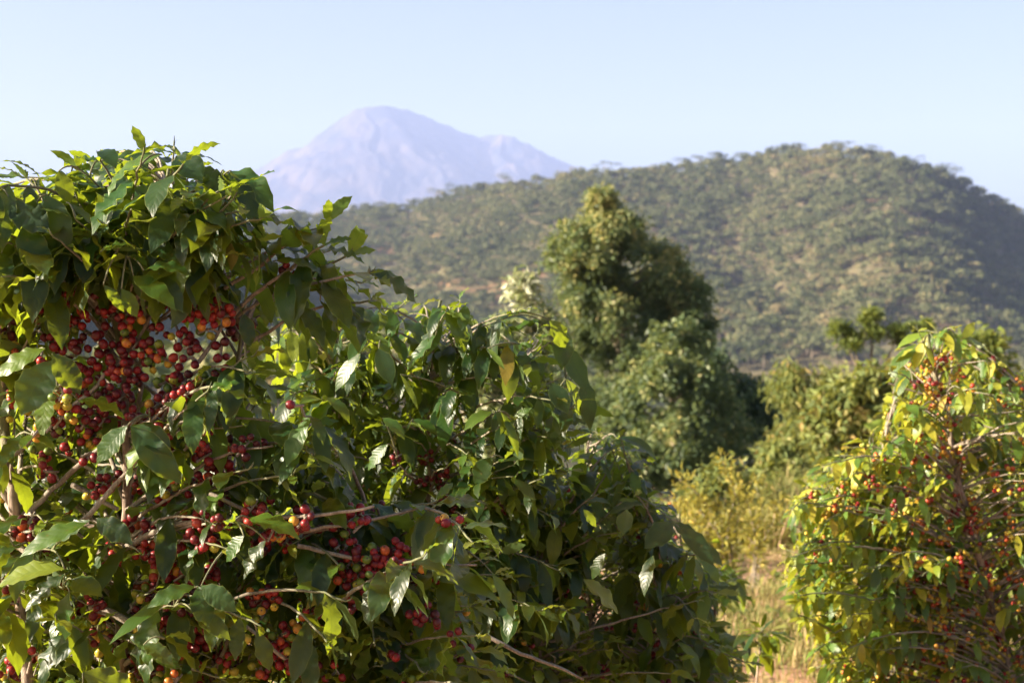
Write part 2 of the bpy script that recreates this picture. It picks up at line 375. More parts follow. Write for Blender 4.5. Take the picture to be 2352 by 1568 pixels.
# ---------------------------------------------------------------- hill woodland
def blob_tree(h, w, n, flat=.55, leaf=.9, seed=0):
    """leaf clumps around a few lobes; origin at the foot"""
    r = np.random.default_rng(seed)
    nl = 5; cen = np.stack([r.normal(0, w*.24, nl), r.normal(0, w*.24, nl), h*r.uniform(.62, .86, nl)], -1); rad = w*r.uniform(.24, .36, nl)
    k = r.integers(0, nl, n); d = nrm(r.normal(size=(n, 3))); d[:, 2] = np.where(d[:, 2] < -.35, -d[:, 2], d[:, 2])
    P = cen[k]+d*(rad[k]*r.uniform(.72, 1.05, n))[:, None]*[1, 1, flat]
    D = nrm(np.cross(d, r.normal(size=(n, 3)))); V, T, A = small_leaves(P, D, d+r.normal(0, .22, (n, 3)), np.full(n, leaf)*r.uniform(.7, 1.3, n), np.full(n, leaf*.8), r.random(n))
    V[:, :] += 0
    tr = np.array([[0, 0, -.5], [.1, .1, h*.35], [.25, 0, h*.7]])
    Vt, Qt, Dt = tube(tr, [w*.035, w*.028, w*.015], 4)
    return V, T, A, Vt, Qt
hp = []
while len(hp) < 11000:
    p = np.stack([R.uniform(200, 2480, 4000), R.random(4000)], -1)
    y = 640+(crestd(p[:, 0])*1.02-640)*p[:, 1]**.8
    x = (p[:, 0]-CX)/F*y
    bare = sstep(.62, .72, fbm(x*.014, y*.007, 4, 77))*.8*sstep(1150, 1500, p[:, 0])
    gy = sstep(660, 740, y)                      # open ground at the foot of the hill
    zz = hillz(x, y); py = CY-(zz-CZ)/y*F
    band = np.exp(-((p[:, 0]-1900)/260)**2-((py-655)/30)**2)*.5+np.exp(-((p[:, 0]-1665)/60)**2-((py-590)/45)**2)*.7+np.exp(-((p[:, 0]-1330-(0))/0.001)**2)*0
    band = np.maximum(band, np.exp(-((p[:, 0]-2260)/170)**2-((py-760)/70)**2)*.75); keep = R.random(4000) < (1-bare)*gy*(1-band)+.03*gy
    hp += list(np.stack([x, y, zz], -1)[keep])
hp = hp[:11000]
xx = R.uniform(-260, 160, 2600); yy_ = 90+520*R.random(2600)**.7; kk_ = (fbm(xx*.02, yy_*.02, 3, 88) > .42) & (xx < .06*yy_)
hp = np.array(hp+list(np.stack([xx, yy_, np.maximum(gz(xx, yy_), np.where(yy_ > 560, hillz(xx, np.maximum(yy_, 1)), -99))], -1)[kk_]))
protos = [blob_tree(8.5, 8.2, 96, .75, 1.35, s) for s in range(8)]
acc = Acc(); k = R.integers(0, 8, len(hp)); sc = R.uniform(.45, 1.0, len(hp))+.55*(R.random(len(hp)) < .35)*R.random(len(hp))+.1; ang = R.random(len(hp))*6.28
trv, trq = [], []; off = 0
wv, wf, wd = [], [], []; nv = 0
for i in range(8):
    V, T, A, Vt, Qt = protos[i]; q = hp[k == i]; s_ = sc[k == i]; a = ang[k == i]; m_ = len(q)
    for (VV, FF, DD, isl) in ((V, T, A, 1), (Vt, Qt, None, 0)):
        c, s = np.cos(a)[:, None], np.sin(a)[:, None]
        Xr = VV[None, :, 0]*c-VV[None, :, 1]*s; Yr = VV[None, :, 0]*s+VV[None, :, 1]*c; Zr = np.broadcast_to(VV[None, :, 2], Xr.shape)
        W = np.stack([Xr, Yr, Zr], -1)*s_[:, None, None]+q[:, None]-[0, 0, .3]
        f = (FF[None]+(np.arange(m_)*len(VV))[:, None, None]).reshape(-1, FF.shape[1])
        if isl:
            tone = fbm(q[:, 0]*.01, q[:, 1]*.01, 3, 5)-.5+R.normal(0, .20, m_)
            d3 = np.broadcast_to(DD[None], W.shape).copy(); d3[..., 0] = np.clip(d3[..., 0]*.55+.2+tone[:, None]*.9, 0, 1)
            wv.append(W.reshape(-1, 3)); wf.append(f+nv); wd.append(d3.reshape(-1, 3)); nv += W.shape[0]*W.shape[1]
        else:
            trv.append(W.reshape(-1, 3)); trq.append(f+off); off += W.shape[0]*W.shape[1]
V = np.concatenate(wv+trv); Ft = np.concatenate(wf); Fq = np.concatenate(trq)+nv
D3 = np.zeros((len(V), 3)); D3[:nv] = np.concatenate(wd)
me = make_mesh('woodland', V, [Ft, Fq], D3, False, [M['wood'], M['tbark']], np.concatenate([np.zeros(len(Ft)), np.ones(len(Fq))]))
tag(link('woodland', me), kind='stuff', label='grey green woodland covering the far hillside', cat='woodland')

# skyline trees one can tell apart: px, size, label
SKY = [(688, 9, 'lone rounded tree on the low left end of the hill skyline'),
       (880, 11, 'broad rounded tree at the hill skyline under the dark face of the mountain'),
       (1003, 14, 'large dome shaped tree where the hill skyline steps up'),
       (1047, 13, 'dark flat topped tree just right of the large dome shaped skyline tree'),
       (1158, 15, 'wide spreading tree on the hill skyline in front of the mountain shoulder'),
       (1232, 10, 'thin crowned skyline tree just right of the wide spreading one'),
       (1290, 9, 'low rounded skyline tree near the foot of the mountain right slope'),
       (1332, 8, 'small dark skyline tree where the mountain slope meets the hill'),
       (1386, 13, 'flat umbrella shaped tree standing alone above the hill skyline'),
       (1568, 12, 'rounded skyline tree left of the first rise of the hill'),
       (1607, 11, 'dense skyline tree beside the isolated umbrella crowned one'),
       (1646, 13, 'isolated umbrella crowned tree with sky under its crown on the first rise'),
       (1705, 11, 'open rounded skyline tree below the left slope of the summit'),
       (1828, 13, 'tall rounded tree at the left end of the hill summit'),
       (1933, 14, 'arched tree on the hill summit with sky showing under its crown'),
       (1996, 13, 'broad tree at the right end of the hill summit'),
       (2100, 11, 'low skyline tree where the hill begins to fall away'),
       (2160, 12, 'dark round tree halfway down the right shoulder of the hill'),
       (2190, 14, 'tall dark tree sticking up on the right shoulder of the hill'),
       (2300, 9, 'thin dark tree low on the steep right end of the hill')]
for i, (px, sz, lab) in enumerate(SKY):
    sz *= 1.3
    d = crestd(px); x = (px-CX)/F*d; z = float(hillz(np.array([x]), np.array([d]))[0]); b = np.array([x, d, z-.4])
    umb = 'umbrella' in lab or 'arched' in lab or 'spreading' in lab
    V, T, A, Vt, Qt = blob_tree(sz*.95 if umb else sz*.8, sz*1.15, 330 if not umb else 260, .32 if umb else .6, .95, 100+i)
    A = A.copy(); A[:, 0] = A[:, 0]*.6
    e = empty('hilltop_tree', b, lab, 'tree', 'trees along the hill skyline')
    link('crown', make_mesh('crown', V+b, T, A, False, [M['wood']]), e)
    h = sz*.95 if umb else sz*.8
    ac = Acc(); ac.add(*tube(b+np.array([[0, 0, -.6], [.1, .1, h*.3], [.3, 0, h*.6]]), [.4, .3, .22], 6))
    for q in range(5):
        dd = R.normal(0, sz*.25, 2); ac.add(*tube(b+np.array([[.2, 0, h*.4], [dd[0]*.5, dd[1]*.5, h*.62], [dd[0], dd[1], h*.74]]), [.2, .14, .06], 4))
    ac.build('trunk', M['tbark'], e)

# ---------------------------------------------------------------- cherries
def sphere(ns, nr):
    th = np.linspace(0, np.pi, nr+1)[1:-1]; ph = np.arange(ns)/ns*2*np.pi
    V = [[0, 0, 1.]]+[[np.sin(t)*np.cos(p), np.sin(t)*np.sin(p), np.cos(t)] for t in th for p in ph]+[[0, 0, -1.]]
    T, Q = [], []
    for j in range(ns): T.append([0, 1+j, 1+(j+1) % ns])
    for i in range(nr-2):
        for j in range(ns): a = 1+i*ns; Q.append([a+j, a+ns+j, a+ns+(j+1) % ns, a+(j+1) % ns])
    l = len(V)-1; a = 1+(nr-2)*ns
    for j in range(ns): T.append([a+j, l, a+(j+1) % ns])
    return np.array(V), np.array(T), np.array(Q)
SPH = {0: sphere(14, 10), 1: sphere(8, 6)}
def berries(c, ax, n, kind, dia, lod=0, spread=1.0):
    ax = ax/np.linalg.norm(ax); pts = []; rr = dia*.72; tries = 0
    half = dia*(.35+.11*n)*spread
    while len(pts) < n and tries < 600:
        tries += 1; d = R.normal(size=3); d -= ax*(d@ax)*.8; d /= np.linalg.norm(d); d[2] -= .12
        p = ax*R.uniform(-half, half)+d*rr*R.uniform(.9, 1.2+tries/250)
        if all(np.linalg.norm(p-q[0]) > dia*.9 for q in pts): pts.append((p, d))
    V0, T0, Q0 = SPH[lod]; Vs, Ts, Qs, Ds = [], [], [], []; nv = 0
    for p, d in pts:
        z = nrm(d+R.normal(0, .25, 3)); x = nrm(np.cross(z, ax+.01)); y = np.cross(z, x); r = dia*.5*R.uniform(.76, 1.08)
        el = R.uniform(1.03, 1.18); W = (V0[:, :1]*x+V0[:, 1:2]*y)*r+V0[:, 2:]*z*r*el*(1-.10*np.clip(V0[:, 2:]-.9, 0, 1)*10)+p+c
        if kind == 'r': q = R.choice([R.uniform(.60, .76), R.uniform(.74, .93), R.uniform(.40, .58), R.uniform(0, .3)], p=[.44, .38, .09, .09])
        elif kind == 'm': q = R.choice([R.uniform(.58, .9), R.uniform(.34, .56), R.uniform(0, .3)], p=[.5, .22, .28])
        elif kind == 'o': q = R.choice([R.uniform(.46, .68), R.uniform(.28, .48), R.uniform(.14, .30)], p=[.30, .38, .32])
        elif kind == 'y': q = R.choice([R.uniform(.40, .56), R.uniform(.24, .42), R.uniform(.56, .72)], p=[.34, .5, .16])
        elif kind == 'd': q = R.uniform(.76, .97)
        else: q = R.choice([R.uniform(0, .26), R.uniform(.25, .45), R.uniform(.6, .9)], p=[.72, .2, .08])
        D = np.zeros((len(W), 3)); D[:, 0] = q; D[:, 1] = V0[:, 2]; D[:, 2] = R.random()
        Vs.append(W); Ts.append(T0+nv); Qs.append(Q0+nv); Ds.append(D); nv += len(W)
    return np.concatenate(Vs), np.concatenate(Ts), np.concatenate(Qs), np.concatenate(Ds)

# ---------------------------------------------------------------- coffee shrubs
def coffee(label, poly, d0, dd, trunks, nbr, Lm, ns=9, nt=6, mat='leaf', cherry=None, kinds='rrrm', dia=.0145, lod=0, ncl=60, cn=(2, 9), big=None, clt=(), hero_l=(), hero_b=(), hero_c=(), margin=40,
           wts=None, young=.08, group='coffee shrubs in rows', spacing=.052, reach=.62, holes=(), name='coffee_shrub', maxcl=100, dens=1.0, bseg=6):
    base = trunks[0][0][-1]; bt = at(base[0], base[1], trunks[0][1]); bt[2] = float(gz(bt[0], bt[1]))
    e = empty(name, bt, label, 'shrub', group)
    samples = []                                     # attachment points
    tr3 = []
    for pts, d, r0, r1 in trunks:
        P = np.array([at(px, py, d+.03*math.sin(i*1.7)) for i, (px, py) in enumerate(pts)])
        foot = P[-1].copy(); foot += (P[-1]-P[-2])/max(abs(P[-1][2]-P[-2][2]), .05)*.2*0; foot[2] = float(gz(foot[0], foot[1]))-.03
        if P[-1][2] > foot[2]+.05: P = np.concatenate([P, [(P[-1]+foot)/2+[.01, .01, 0], foot]])
        P = P[::-1]; Q, L = resample(P, .035)
        Q[1:-1] += R.normal(0, .0022, (len(Q)-2, 3)); s = np.linspace(0, 1, len(Q))
        rad = r0+(r1-r0)*s**.8; rad = rad*(1+.12*(R.random(len(rad))-.3))
        a = Acc(); V, Fq, D = tube(Q, rad, 9, .07); D[:, 1] = np.repeat(np.append(sstep(.85, 1, s), 0), 9)[:len(V)]; a.add(V, Fq, D)
        a.build('trunk', M['bark'], e); tr3.append((Q, rad)); samples += list(Q[len(Q)//4:])
    brs = []                                         # (points, radii)
    for (pts, da, db, r0, r1, *lf) in hero_b:
        n = len(pts); P = np.array([at(px, py, da+(db-da)*i/(n-1)) for i, (px, py) in enumerate(pts)])
        Q, L = resample(P, .02); Q[1:-1] += R.normal(0, .001, (len(Q)-2, 3)); brs.append((Q, np.linspace(r0, r1, len(Q)), bool(lf)))
    c0 = np.mean([t[0][:, :2].mean(0) for t in tr3], 0)
    tips = samp(poly, nbr*3, margin)
    if len(holes): tips = tips[~np.any([inpoly(tips, h) for h in holes], 0)]
    if wts is not None: tips = tips[R.random(len(tips)) < wts(tips[:, 0], tips[:, 1])]
    tips = tips[:nbr]
    for (px, py) in tips:
        for tr in range(8):
            T = at(px, py, d0+R.uniform(-dd, dd))
            k = min(range(len(tr3)), key=lambda q: np.min(np.linalg.norm(tr3[q][0]-T, axis=1))*R.uniform(.75, 1.3))
            Q, rad = tr3[k]; hd = np.linalg.norm(Q[:, :2].mean(0)-T[:2])
            if hd < reach*1.6: break
        zt = T[2]-hd*R.uniform(.0, .55)-.02
        i = int(np.clip(np.argmin(np.abs(Q[:, 2]-zt)), len(Q)//5, len(Q)-2)); S = Q[i]
        h = T-S; L = np.linalg.norm(h)
        if L > reach*1.25: S = T-h/L*reach*R.uniform(.9, 1.25)
        C = S*.45+T*.55+UP*L*R.uniform(.05, .28)+R.normal(0, .02, 3)
        P = bez(S, C, T, max(6, int(L/.022))); P[1:-1] += R.normal(0, .0012, (len(P)-2, 3)); s = np.linspace(0, 1, len(P))
        brs.append((P, (.0048-.0030*s)*min(1.3, .5+L), True))
    LP, LD, LN, LL, LR_, LK = [], [], [], [], [], []
    clus = []; allpts = []
    nb = 0; extra = Acc()
    for P, rad, leafy in brs:
        s = np.linspace(0, 1, len(P))
        V, Fq, D = tube(P, rad, bseg, .05); D[:, 1] = np.repeat(np.append(sstep(.55, 1, s)*(.9 if leafy else 0), 0), bseg)[:len(V)]
        if nb < 100:
            a = Acc(); a.add(V, Fq, D); a.build('branch', M['twig'], e); nb += 1
        else: extra.add(V, Fq, D)
        allpts.append(P)
        if not leafy: continue
        T = nrm(np.gradient(P, axis=0)); L = np.linalg.norm(P[1:]-P[:-1], axis=1).sum()
        bsc = big(*proj(P[-1])) if big else 1.0
        m = max(3, int(L/spacing/bsc**.5)); rot = R.uniform(-.5, .5)
        for j in range(m):
            f = 1-j/m; i = min(len(P)-1, int(f*(len(P)-1))); p = P[i]; t = T[i]
            sd = nrm(np.cross(t, UP)+1e-6); up = np.cross(sd, t)
            if cherry is not None and f < .93:
                pp = proj(p)
                if R.random() < cherry(pp[0], pp[1])*(.35+.65*(.15 < f < .85)): clus.append((p+0, t+0))
            pr = (.96 if f > .62 else .55 if f > .35 else .12)*dens
            for sg in (-1, 1):
                if R.random() > pr: continue
                yt = j == 0
                if yt and t[2] > .75 and sg > 0: continue
                d = sd*sg*R.uniform(.6, 1.0)+t*R.uniform(.3, .9)+up*R.normal(.1, .25)
                d = nrm(d); d = nrm(d-UP*R.uniform(.25, 2.9) if not yt else d+t*.4+UP*R.uniform(-.5, .25))
                n = UP*1.0+R.normal(0, .38, 3)-d*.0+nrm(np.array([d[0], d[1], 0])+1e-6)*max(0, -d[2])*1.2
                l = Lm*R.uniform(.68, 1.22)*bsc*(1 if not yt else R.uniform(.35, .7) if t[2] < .6 else .3)
                LP.append(p+d*.0); LD.append(d); LN.append(n); LL.append(l)
                q = R.beta(2, 2.6)*.78; 
                if yt or R.random() < young: q = R.uniform(.72, .97)
                if R.random() < .012: q = R.uniform(.95, 1)
                LR_.append(q); LK.append(R.uniform(.25, 1.5))
        if leafy and R.random() < .6:                 # small upright bud at the tip
            V, Fq, D = tube(np.array([P[-1], P[-1]+T[-1]*.007+UP*.004, P[-1]+T[-1]*.012+UP*.011]), [.0015, .0016, .0005], 5); D[:, 1] = 1; extra.add(V, Fq, D)
    for h in hero_l:
        bx, by, tx, ty, d, wid, K, q, face = h        # base px, tip px, depth, width ratio, curl, tone, facing: 0 up .. 1 to the viewer
        if d is None: d = d0-dd*.8
        a = at(bx, by, d+R.uniform(-.03, .03)); b = at(tx, ty, d+R.uniform(-.05, .04)); c = b-a; l = np.linalg.norm(c)*(1+K*K/24)
        n = UP*(1-face)+np.array([R.normal(0, .1), -1.0, .25])*face
        if abs(c[2]) > .8*np.linalg.norm(c): n = n+np.array([np.sign(c[0])*.5, 0, 0])*(1-face)
        LP.append(a); LD.append(nrm(c)); LN.append(n); LL.append(l); LR_.append(q); LK.append(K)
        pts = np.concatenate(allpts); near = pts[np.argmin(np.linalg.norm(pts-a, axis=1))]
        if .012 < np.linalg.norm(near-a) < .2:
            V, Fq, D = tube(bez(near, (near+a)/2+UP*.015, a, 6), [.0022, .002, .0018, .0016, .0014, .0012], 5); D[:, 1] = .8; extra.add(V, Fq, D)
    # cherries
    clr = []
    pts = np.concatenate(allpts+[t[0][len(t[0])//3:] for t in tr3]); cl = []
    for (px, py, n, kd) in hero_c:
        pj = proj(pts); dist = np.hypot(pj[:, 0]-px, pj[:, 1]-py)+np.abs(pts[:, 1]-(d0-dd*.35))*60; i = np.argmin(dist)
        dep = pts[i, 1] if dist[i] < 60 else d0-dd*.45
        c = at(px, py, min(dep, d0-dd*.5)-.01); ax = nrm(pts[i]-c+np.array([.02, 0, .02])) if np.linalg.norm(pts[i]-c) > .01 else np.array([1., 0, .3])
        if .004 < np.linalg.norm(pts[i]-c) < .3: extra.add(*tube(bez(pts[i], (pts[i]+c)/2+UP*.01, c, 5), [.0028, .0026, .0024, .0022, .002], 5))
        clr.append((px, py, c[1], n))
        for (bp, bd) in [(c-ax*dia*(.4+.11*n), c+ax*dia*(.4+.11*n))]: extra.add(*tube(np.array([bp, c, bd]), [.0026, .0024, .0018], 5))
        if len(ax.shape): ax = ax if abs(ax[1]) < .8 else np.array([.8, .1, .5])
        cl.append((c, ax, n, kd))
    R.shuffle(clus)
    clus = clus[:ncl]
    for p, t in clus: cl.append((p, t, int(R.integers(*cn)), kinds[R.integers(0, len(kinds))]))
    LP, LD, LN, LL, LR_, LK = map(np.array, (LP, LD, LN, LL, LR_, LK))
    if len(holes):
        pc = proj(LP+LD*(LL*.5)[:, None]); kp = ~np.any([inpoly(pc, h) for h in holes], 0); nh = len(hero_l)
        if nh: kp[-nh:] = True
        LP, LD, LN, LL, LR_, LK = (q[kp] for q in (LP, LD, LN, LL, LR_, LK))
    for P, rad, leafy in brs[:len(hero_b)]:
        if not leafy: clr += [(*proj(p), p[1], -2.5) for p in P[::2]]
    for k, ya, yb in clt:
        for p in tr3[k][0][::2]:
            q = proj(p)
            if ya < q[1] < yb: clr.append((*q, p[1], -1.5))
    if dia == .0160 and lod == 1: clr += [(*proj(p), p[1], 1) for p, t in clus if p[1] < d0-.1]
    if dia < .0174 and lod == 0: clr += [(*proj(p), p[1], 4) for p, t in clus if p[1] < d0-.12 and proj(p)[1] > 900]
    if clr:
        ca = np.array(clr); pc = proj(LP+LD*(LL*.5)[:, None]); dep_ = (LP+LD*(LL*.5)[:, None])[:, 1]
        dst = np.hypot(pc[:, None, 0]-ca[None, :, 0], pc[:, None, 1]-ca[None, :, 1]); bad = np.any((dst < 14+ca[None, :, 3]*2.0) & (dep_[:, None] < ca[None, :, 2]+.03), 1) & (R.random(len(LP)) < .85)
        if len(hero_l): bad[-len(hero_l):] = False
        LP, LD, LN, LL, LR_, LK = (q[~bad] for q in (LP, LD, LN, LL, LR_, LK))
    WR = R.uniform(.26, .38, len(LP))
    if len(hero_l): WR[-len(hero_l):] = [h[5] for h in hero_l]
    V, Fq, D = leaf_geo(LP, LD, LN, LL, LL*WR, LK, LR_, ns, nt)
    a = Acc(); a.add(V, Fq, D); a.build('foliage', M[mat], e)
    ex = None; xt = []
    for j, (c, ax, n, kd) in enumerate(cl):
        V, T, Q, D = berries(c, ax, max(1, int(n*.85+.5)), kd, dia, lod)
        if lod == 0:
            nv_ = len(SPH[0][0])
            for q in range(len(V)//nv_):
                bc = V[q*nv_:(q+1)*nv_].mean(0); ah = ax/np.linalg.norm(ax); f = c+ah*((bc-c)@ah)*.8
                extra.add(*tube(np.array([f, (f+bc)/2, bc]), [.0016, .0012, .0012], 4))
        if j < maxcl: link('cherry_cluster', make_mesh('cherry_cluster', V, [T, Q], D, True, [M['berry']]), e)
        else: xt.append((V, T, Q, D))
    if xt:
        nv = 0; Vs, Ts, Qs, Ds = [], [], [], []
        for V, T, Q, D in xt: Vs.append(V); Ts.append(T+nv); Qs.append(Q+nv); Ds.append(D); nv += len(V)
        o = link('cherries', make_mesh('cherries', np.concatenate(Vs), [np.concatenate(Ts), np.concatenate(Qs)], np.concatenate(Ds), True, [M['berry']]), e); o['kind'] = 'stuff'
    o = extra.build('twigs', M['twig'], e)
    if o: o['kind'] = 'stuff'
    return e

# --- shrub A: the near one on the left
def z1(x, y): return (x*.3, y*.3+282)
def z2(x, y): return (x*.330, y*.330+753)
def z3(x, y): return (x*.298, y*.298+1176)
def z4(x, y): return (564+x*.340, y*.340+1035)
HL = []
def hl(zf, bx, by, tx, ty, d=2.42, w=.4, K=.7, q=.6, f=.35):
    a = zf(bx, by); b = zf(tx, ty); HL.append((*a, *b, d, w, K, q, f))
for r in [(1340, 240, 940, 280, 2.42, .36, .9, .8, .3), (1240, 245, 860, 430, 2.4, .36, .5, .85, .45), (1350, 240, 1720, 345, 2.45, .34, .9, .75, .3), (1350, 255, 1550, 450, 2.36, .62, .4, .2, .8), (1540, 330, 1720, 550, 2.4, .5, .4, .12, .7),
          (1710, 360, 1740, 500, 2.42, .45, .3, .15, .6), (1760, 370, 2010, 870, 2.4, .26, .4, .1, .5), (1770, 370, 2100, 690, 2.44, .36, 1.0, .6, .5), (1750, 380, 2050, 790, 2.42, .46, .8, .62, .8), (1740, 390, 1990, 760, 2.48, .4, .7, .3, .4),
          (750, 290, 480, 345, 2.44, .36, .8, .75, .35), (770, 215, 890, 355, 2.44, .4, 1.1, .4, .5), (235, 440, -60, 440, 2.42, .36, 1.0, .88, .4), (80, 610, 375, 845, 2.36, .56, .5, .15, .75), (170, 770, 360, 1215, 2.34, .46, .4, .55, .9),
          (350, 550, 545, 960, 2.36, .44, .4, .5, .9), (110, 960, 300, 1300, 2.36, .5, .3, .45, .85), (510, 610, 790, 890, 2.38, .3, .6, .5, .4), (1010, 660, 1210, 920, 2.34, .42, .4, .1, .8), (1240, 600, 1600, 530, 2.4, .34, .9, .2, .3),
          (1240, 690, 1560, 700, 2.4, .34, .9, .2, .3), (1230, 545, 1020, 520, 2.42, .6, .6, .7, .5), (1760, 770, 1940, 820, 2.4, .38, .8, .5, .4), (1600, 640, 1730, 710, 2.36, .5, .3, .2, .7), (770, 990, 1090, 960, 2.34, .3, 1.2, .8, .4),
          (1090, 970, 1360, 1060, 2.36, .42, .8, .3, .5), (740, 1110, 1010, 1140, 2.34, .28, 1.1, .7, .35), (1100, 1130, 1470, 1175, 2.33, .32, 1.1, .62, .4), (1020, 1170, 1350, 1440, 2.33, .3, .7, .7, .5), (1215, 1160, 1400, 1450, 2.33, .42, .4, .1, .75),
          (790, 1240, 950, 1450, 2.33, .34, .5, .6, .6), (930, 1270, 1050, 1490, 2.34, .46, .4, .8, .8), (10, 1000, 75, 1210, 2.36, .46, .4, .5, .8), (1340, 900, 1570, 1090, 2.38, .4, .6, .2, .4), (1420, 830, 1560, 1010, 2.38, .4, .6, .15, .5),
          (560, 320, 780, 420, 2.42, .42, .7, .8, .4), (700, 420, 520, 400, 2.42, .46, .7, .85, .5), (450, 370, 540, 630, 2.4, .5, .4, .1, .7), (880, 430, 1000, 600, 2.4, .5, .5, .15, .6)]:
    hl(z1, *r)
idz = lambda x, y: (x, y)
for r in [(722, 580, 838, 606, 2.45, .32, 1.0, .7, .3), (715, 590, 780, 650, 2.5, .4, .6, .55, .4), (845, 628, 958, 700, 2.42, .34, .9, .2, .45), (848, 620, 940, 665, 2.46, .3, .9, .7, .3), (628, 600, 742, 632, 2.42, .32, 1.0, .7, .35), (700, 668, 806, 698, 2.45, .32, .9, .2, .3),
          (650, 655, 830, 730, 2.46, .3, .9, .4, .3), (660, 610, 590, 560, 2.5, .4, .6, .5, .4), (690, 700, 745, 800, 2.44, .36, .5, .12, .5), (735, 690, 780, 790, 2.46, .36, .5, .25, .5), (560, 590, 640, 560, 2.46, .38, .8, .4, .3),
          (300, 978, 418, 1112, 2.3, .36, .4, .55, .85), (292, 978, 222, 1062, 2.3, .46, .4, .7, .85), (305, 975, 395, 1050, 2.34, .4, .5, .3, .6), (180, 920, 288, 962, 2.32, .34, .9, .6, .35), (103, 800, -10, 868, 2.32, .38, .6, .88, .6),
          (122, 828, 48, 955, 2.3, .6, .4, .35, .85), (120, 812, 185, 905, 2.3, .5, .5, .4, .75), (148, 1306, -8, 1350, 2.28, .34, .8, .92, .45), (150, 1318, 58, 1404, 2.32, .36, .6, .2, .5), (455, 1346, 478, 1440, 2.3, .5, .4, .5, .9),
          (462, 1344, 545, 1405, 2.28, .46, .6, .55, .7), (448, 1346, 338, 1396, 2.28, .36, .7, .7, .5), (395, 1370, 250, 1480, 2.3, .2, .5, .75, .5), (222, 1190, 305, 1250, 2.32, .45, .5, .1, .7), (200, 1200, 45, 1280, 2.3, .3, .6, .8, .5),
          (205, 1195, 110, 1260, 2.34, .34, .5, .6, .6), (190, 1545, 320, 1600, 2.28, .5, .4, .15, .7), (160, 1360, 150, 1470, 2.3, .4, .5, .6, .7), (165, 1330, 235, 1370, 2.3, .55, .5, .4, .6), (1130, 1315, 1180, 1425, 2.6, .26, .5, .88, .7),
          (960, 1310, 1150, 1385, 2.55, .28, .9, .85, .4), (870, 1335, 900, 1440, 2.55, .44, .3, .15, .8), (930, 1340, 990, 1430, 2.55, .4, .4, .2, .7), (700, 1120, 785, 1165, 2.5, .4, .5, .15, .5), (1000, 1160, 1112, 1170, 2.6, .34, .9, .8, .4),
          (900, 1160, 1020, 1200, 2.6, .3, .9, .5, .4), (560, 1230, 520, 1290, 2.3, .5, .4, .6, .6), (610, 1240, 560, 1330, 2.34, .4, .5, .15, .6), (850, 1485, 820, 1567, 2.5, .4, .5, .9, .7), (870, 1540, 930, 1567, 2.5, .4, .8, .9, .4),
          (570, 1190, 690, 1240, 2.34, .36, .9, .8, .4), (440, 1400, 530, 1470, 2.3, .4, .6, .2, .5), (330, 1480, 400, 1530, 2.3, .36, .8, .3, .4), (590, 1450, 620, 1540, 2.34, .45, .5, .4, .6), (560, 720, 575, 800, 2.42, .44, .4, .15, .7)]:
    hl(idz, *r)
HC = []
for (x, y, n, *k) in [(60, 90, 9), (100, 190, 7), (280, 210, 8), (560, 120, 12), (650, 240, 9), (640, 350, 12), (780, 160, 15), (850, 230, 15), (880, 50, 12), (1000, 180, 12, 'm'), (1100, 160, 15, 'm'), (1050, 260, 10, 'm'), (1180, 230, 8, 'm'), (1260, 70, 14), (1420, 20, 5, 'm'), (1100, 20, 9),
          (1300, 220, 7), (1230, 330, 12), (1150, 380, 13), (1280, 380, 14), (1400, 370, 9), (1390, 430, 3), (1480, 390, 4), (1560, 310, 4), (1540, 160, 9, 'd'), (960, 380, 14), (790, 420, 6), (850, 480, 9, 'd'), (580, 430, 5), (700, 480, 6, 'd'), (620, 620, 13), (670, 740, 10), (720, 640, 5),
          (500, 850, 2), (600, 880, 2, 'd'), (440, 740, 4), (350, 690, 3), (300, 570, 4, 'g'), (400, 500, 10, 'm'), (440, 450, 6, 'm'), (90, 500, 3, 'g'), (60, 590, 2, 'o'), (240, 640, 2, 'g'), (240, 740, 1, 'o'), (190, 610, 1, 'o'), (260, 870, 2, 'm'), (330, 900, 4, 'm'), (290, 970, 3), (360, 1000, 4),
          (160, 880, 1, 'd'), (700, 1100, 10), (780, 1050, 6), (1090, 540, 7, 'm'), (1170, 530, 6), (1240, 560, 2), (1300, 560, 1), (1150, 650, 5), (1210, 740, 1), (960, 640, 4), (1370, 800, 5, 'm'), (1420, 900, 6, 'd'), (1300, 830, 5), (1450, 800, 4), (1520, 830, 2), (1700, 830, 9, 'd'), (1780, 780, 6, 'd'),
          (950, 1050, 5), (1050, 1060, 5), (1080, 1100, 2, 'o'), (1150, 1140, 2, 'o'), (1270, 1040, 6), (1350, 1080, 10), (1450, 1030, 9), (1540, 970, 10), (1540, 1170, 6, 'd'), (180, 1270, 6), (220, 1320, 4), (1740, 1270, 10), (1780, 1330, 13), (1850, 1270, 6), (1900, 1410, 9), (1980, 1420, 10, 'o'),
          (2000, 1480, 6), (1830, 1490, 9), (2090, 1350, 8), (2120, 1250, 3), (1490, 1400, 2), (1000, 1410, 4), (810, 1500, 2), (990, 1540, 6), (2150, 690, 1), (2080, 540, 1), (40, 30, 6), (350, 90, 10), (450, 40, 10), (700, 60, 12), (950, 110, 8), (500, 580, 8), (420, 640, 8, 'm'), (820, 320, 10), (900, 300, 8), (560, 260, 8), (880, 620, 5), (100, 420, 5), (1330, 130, 8)]:
    HC.append((*z2(x, y), max(1, int(n*(.52 if y < 420 else .85)+.5)), k[0] if k else 'rrdmdr'[int(x/10+y/10) % 6]))
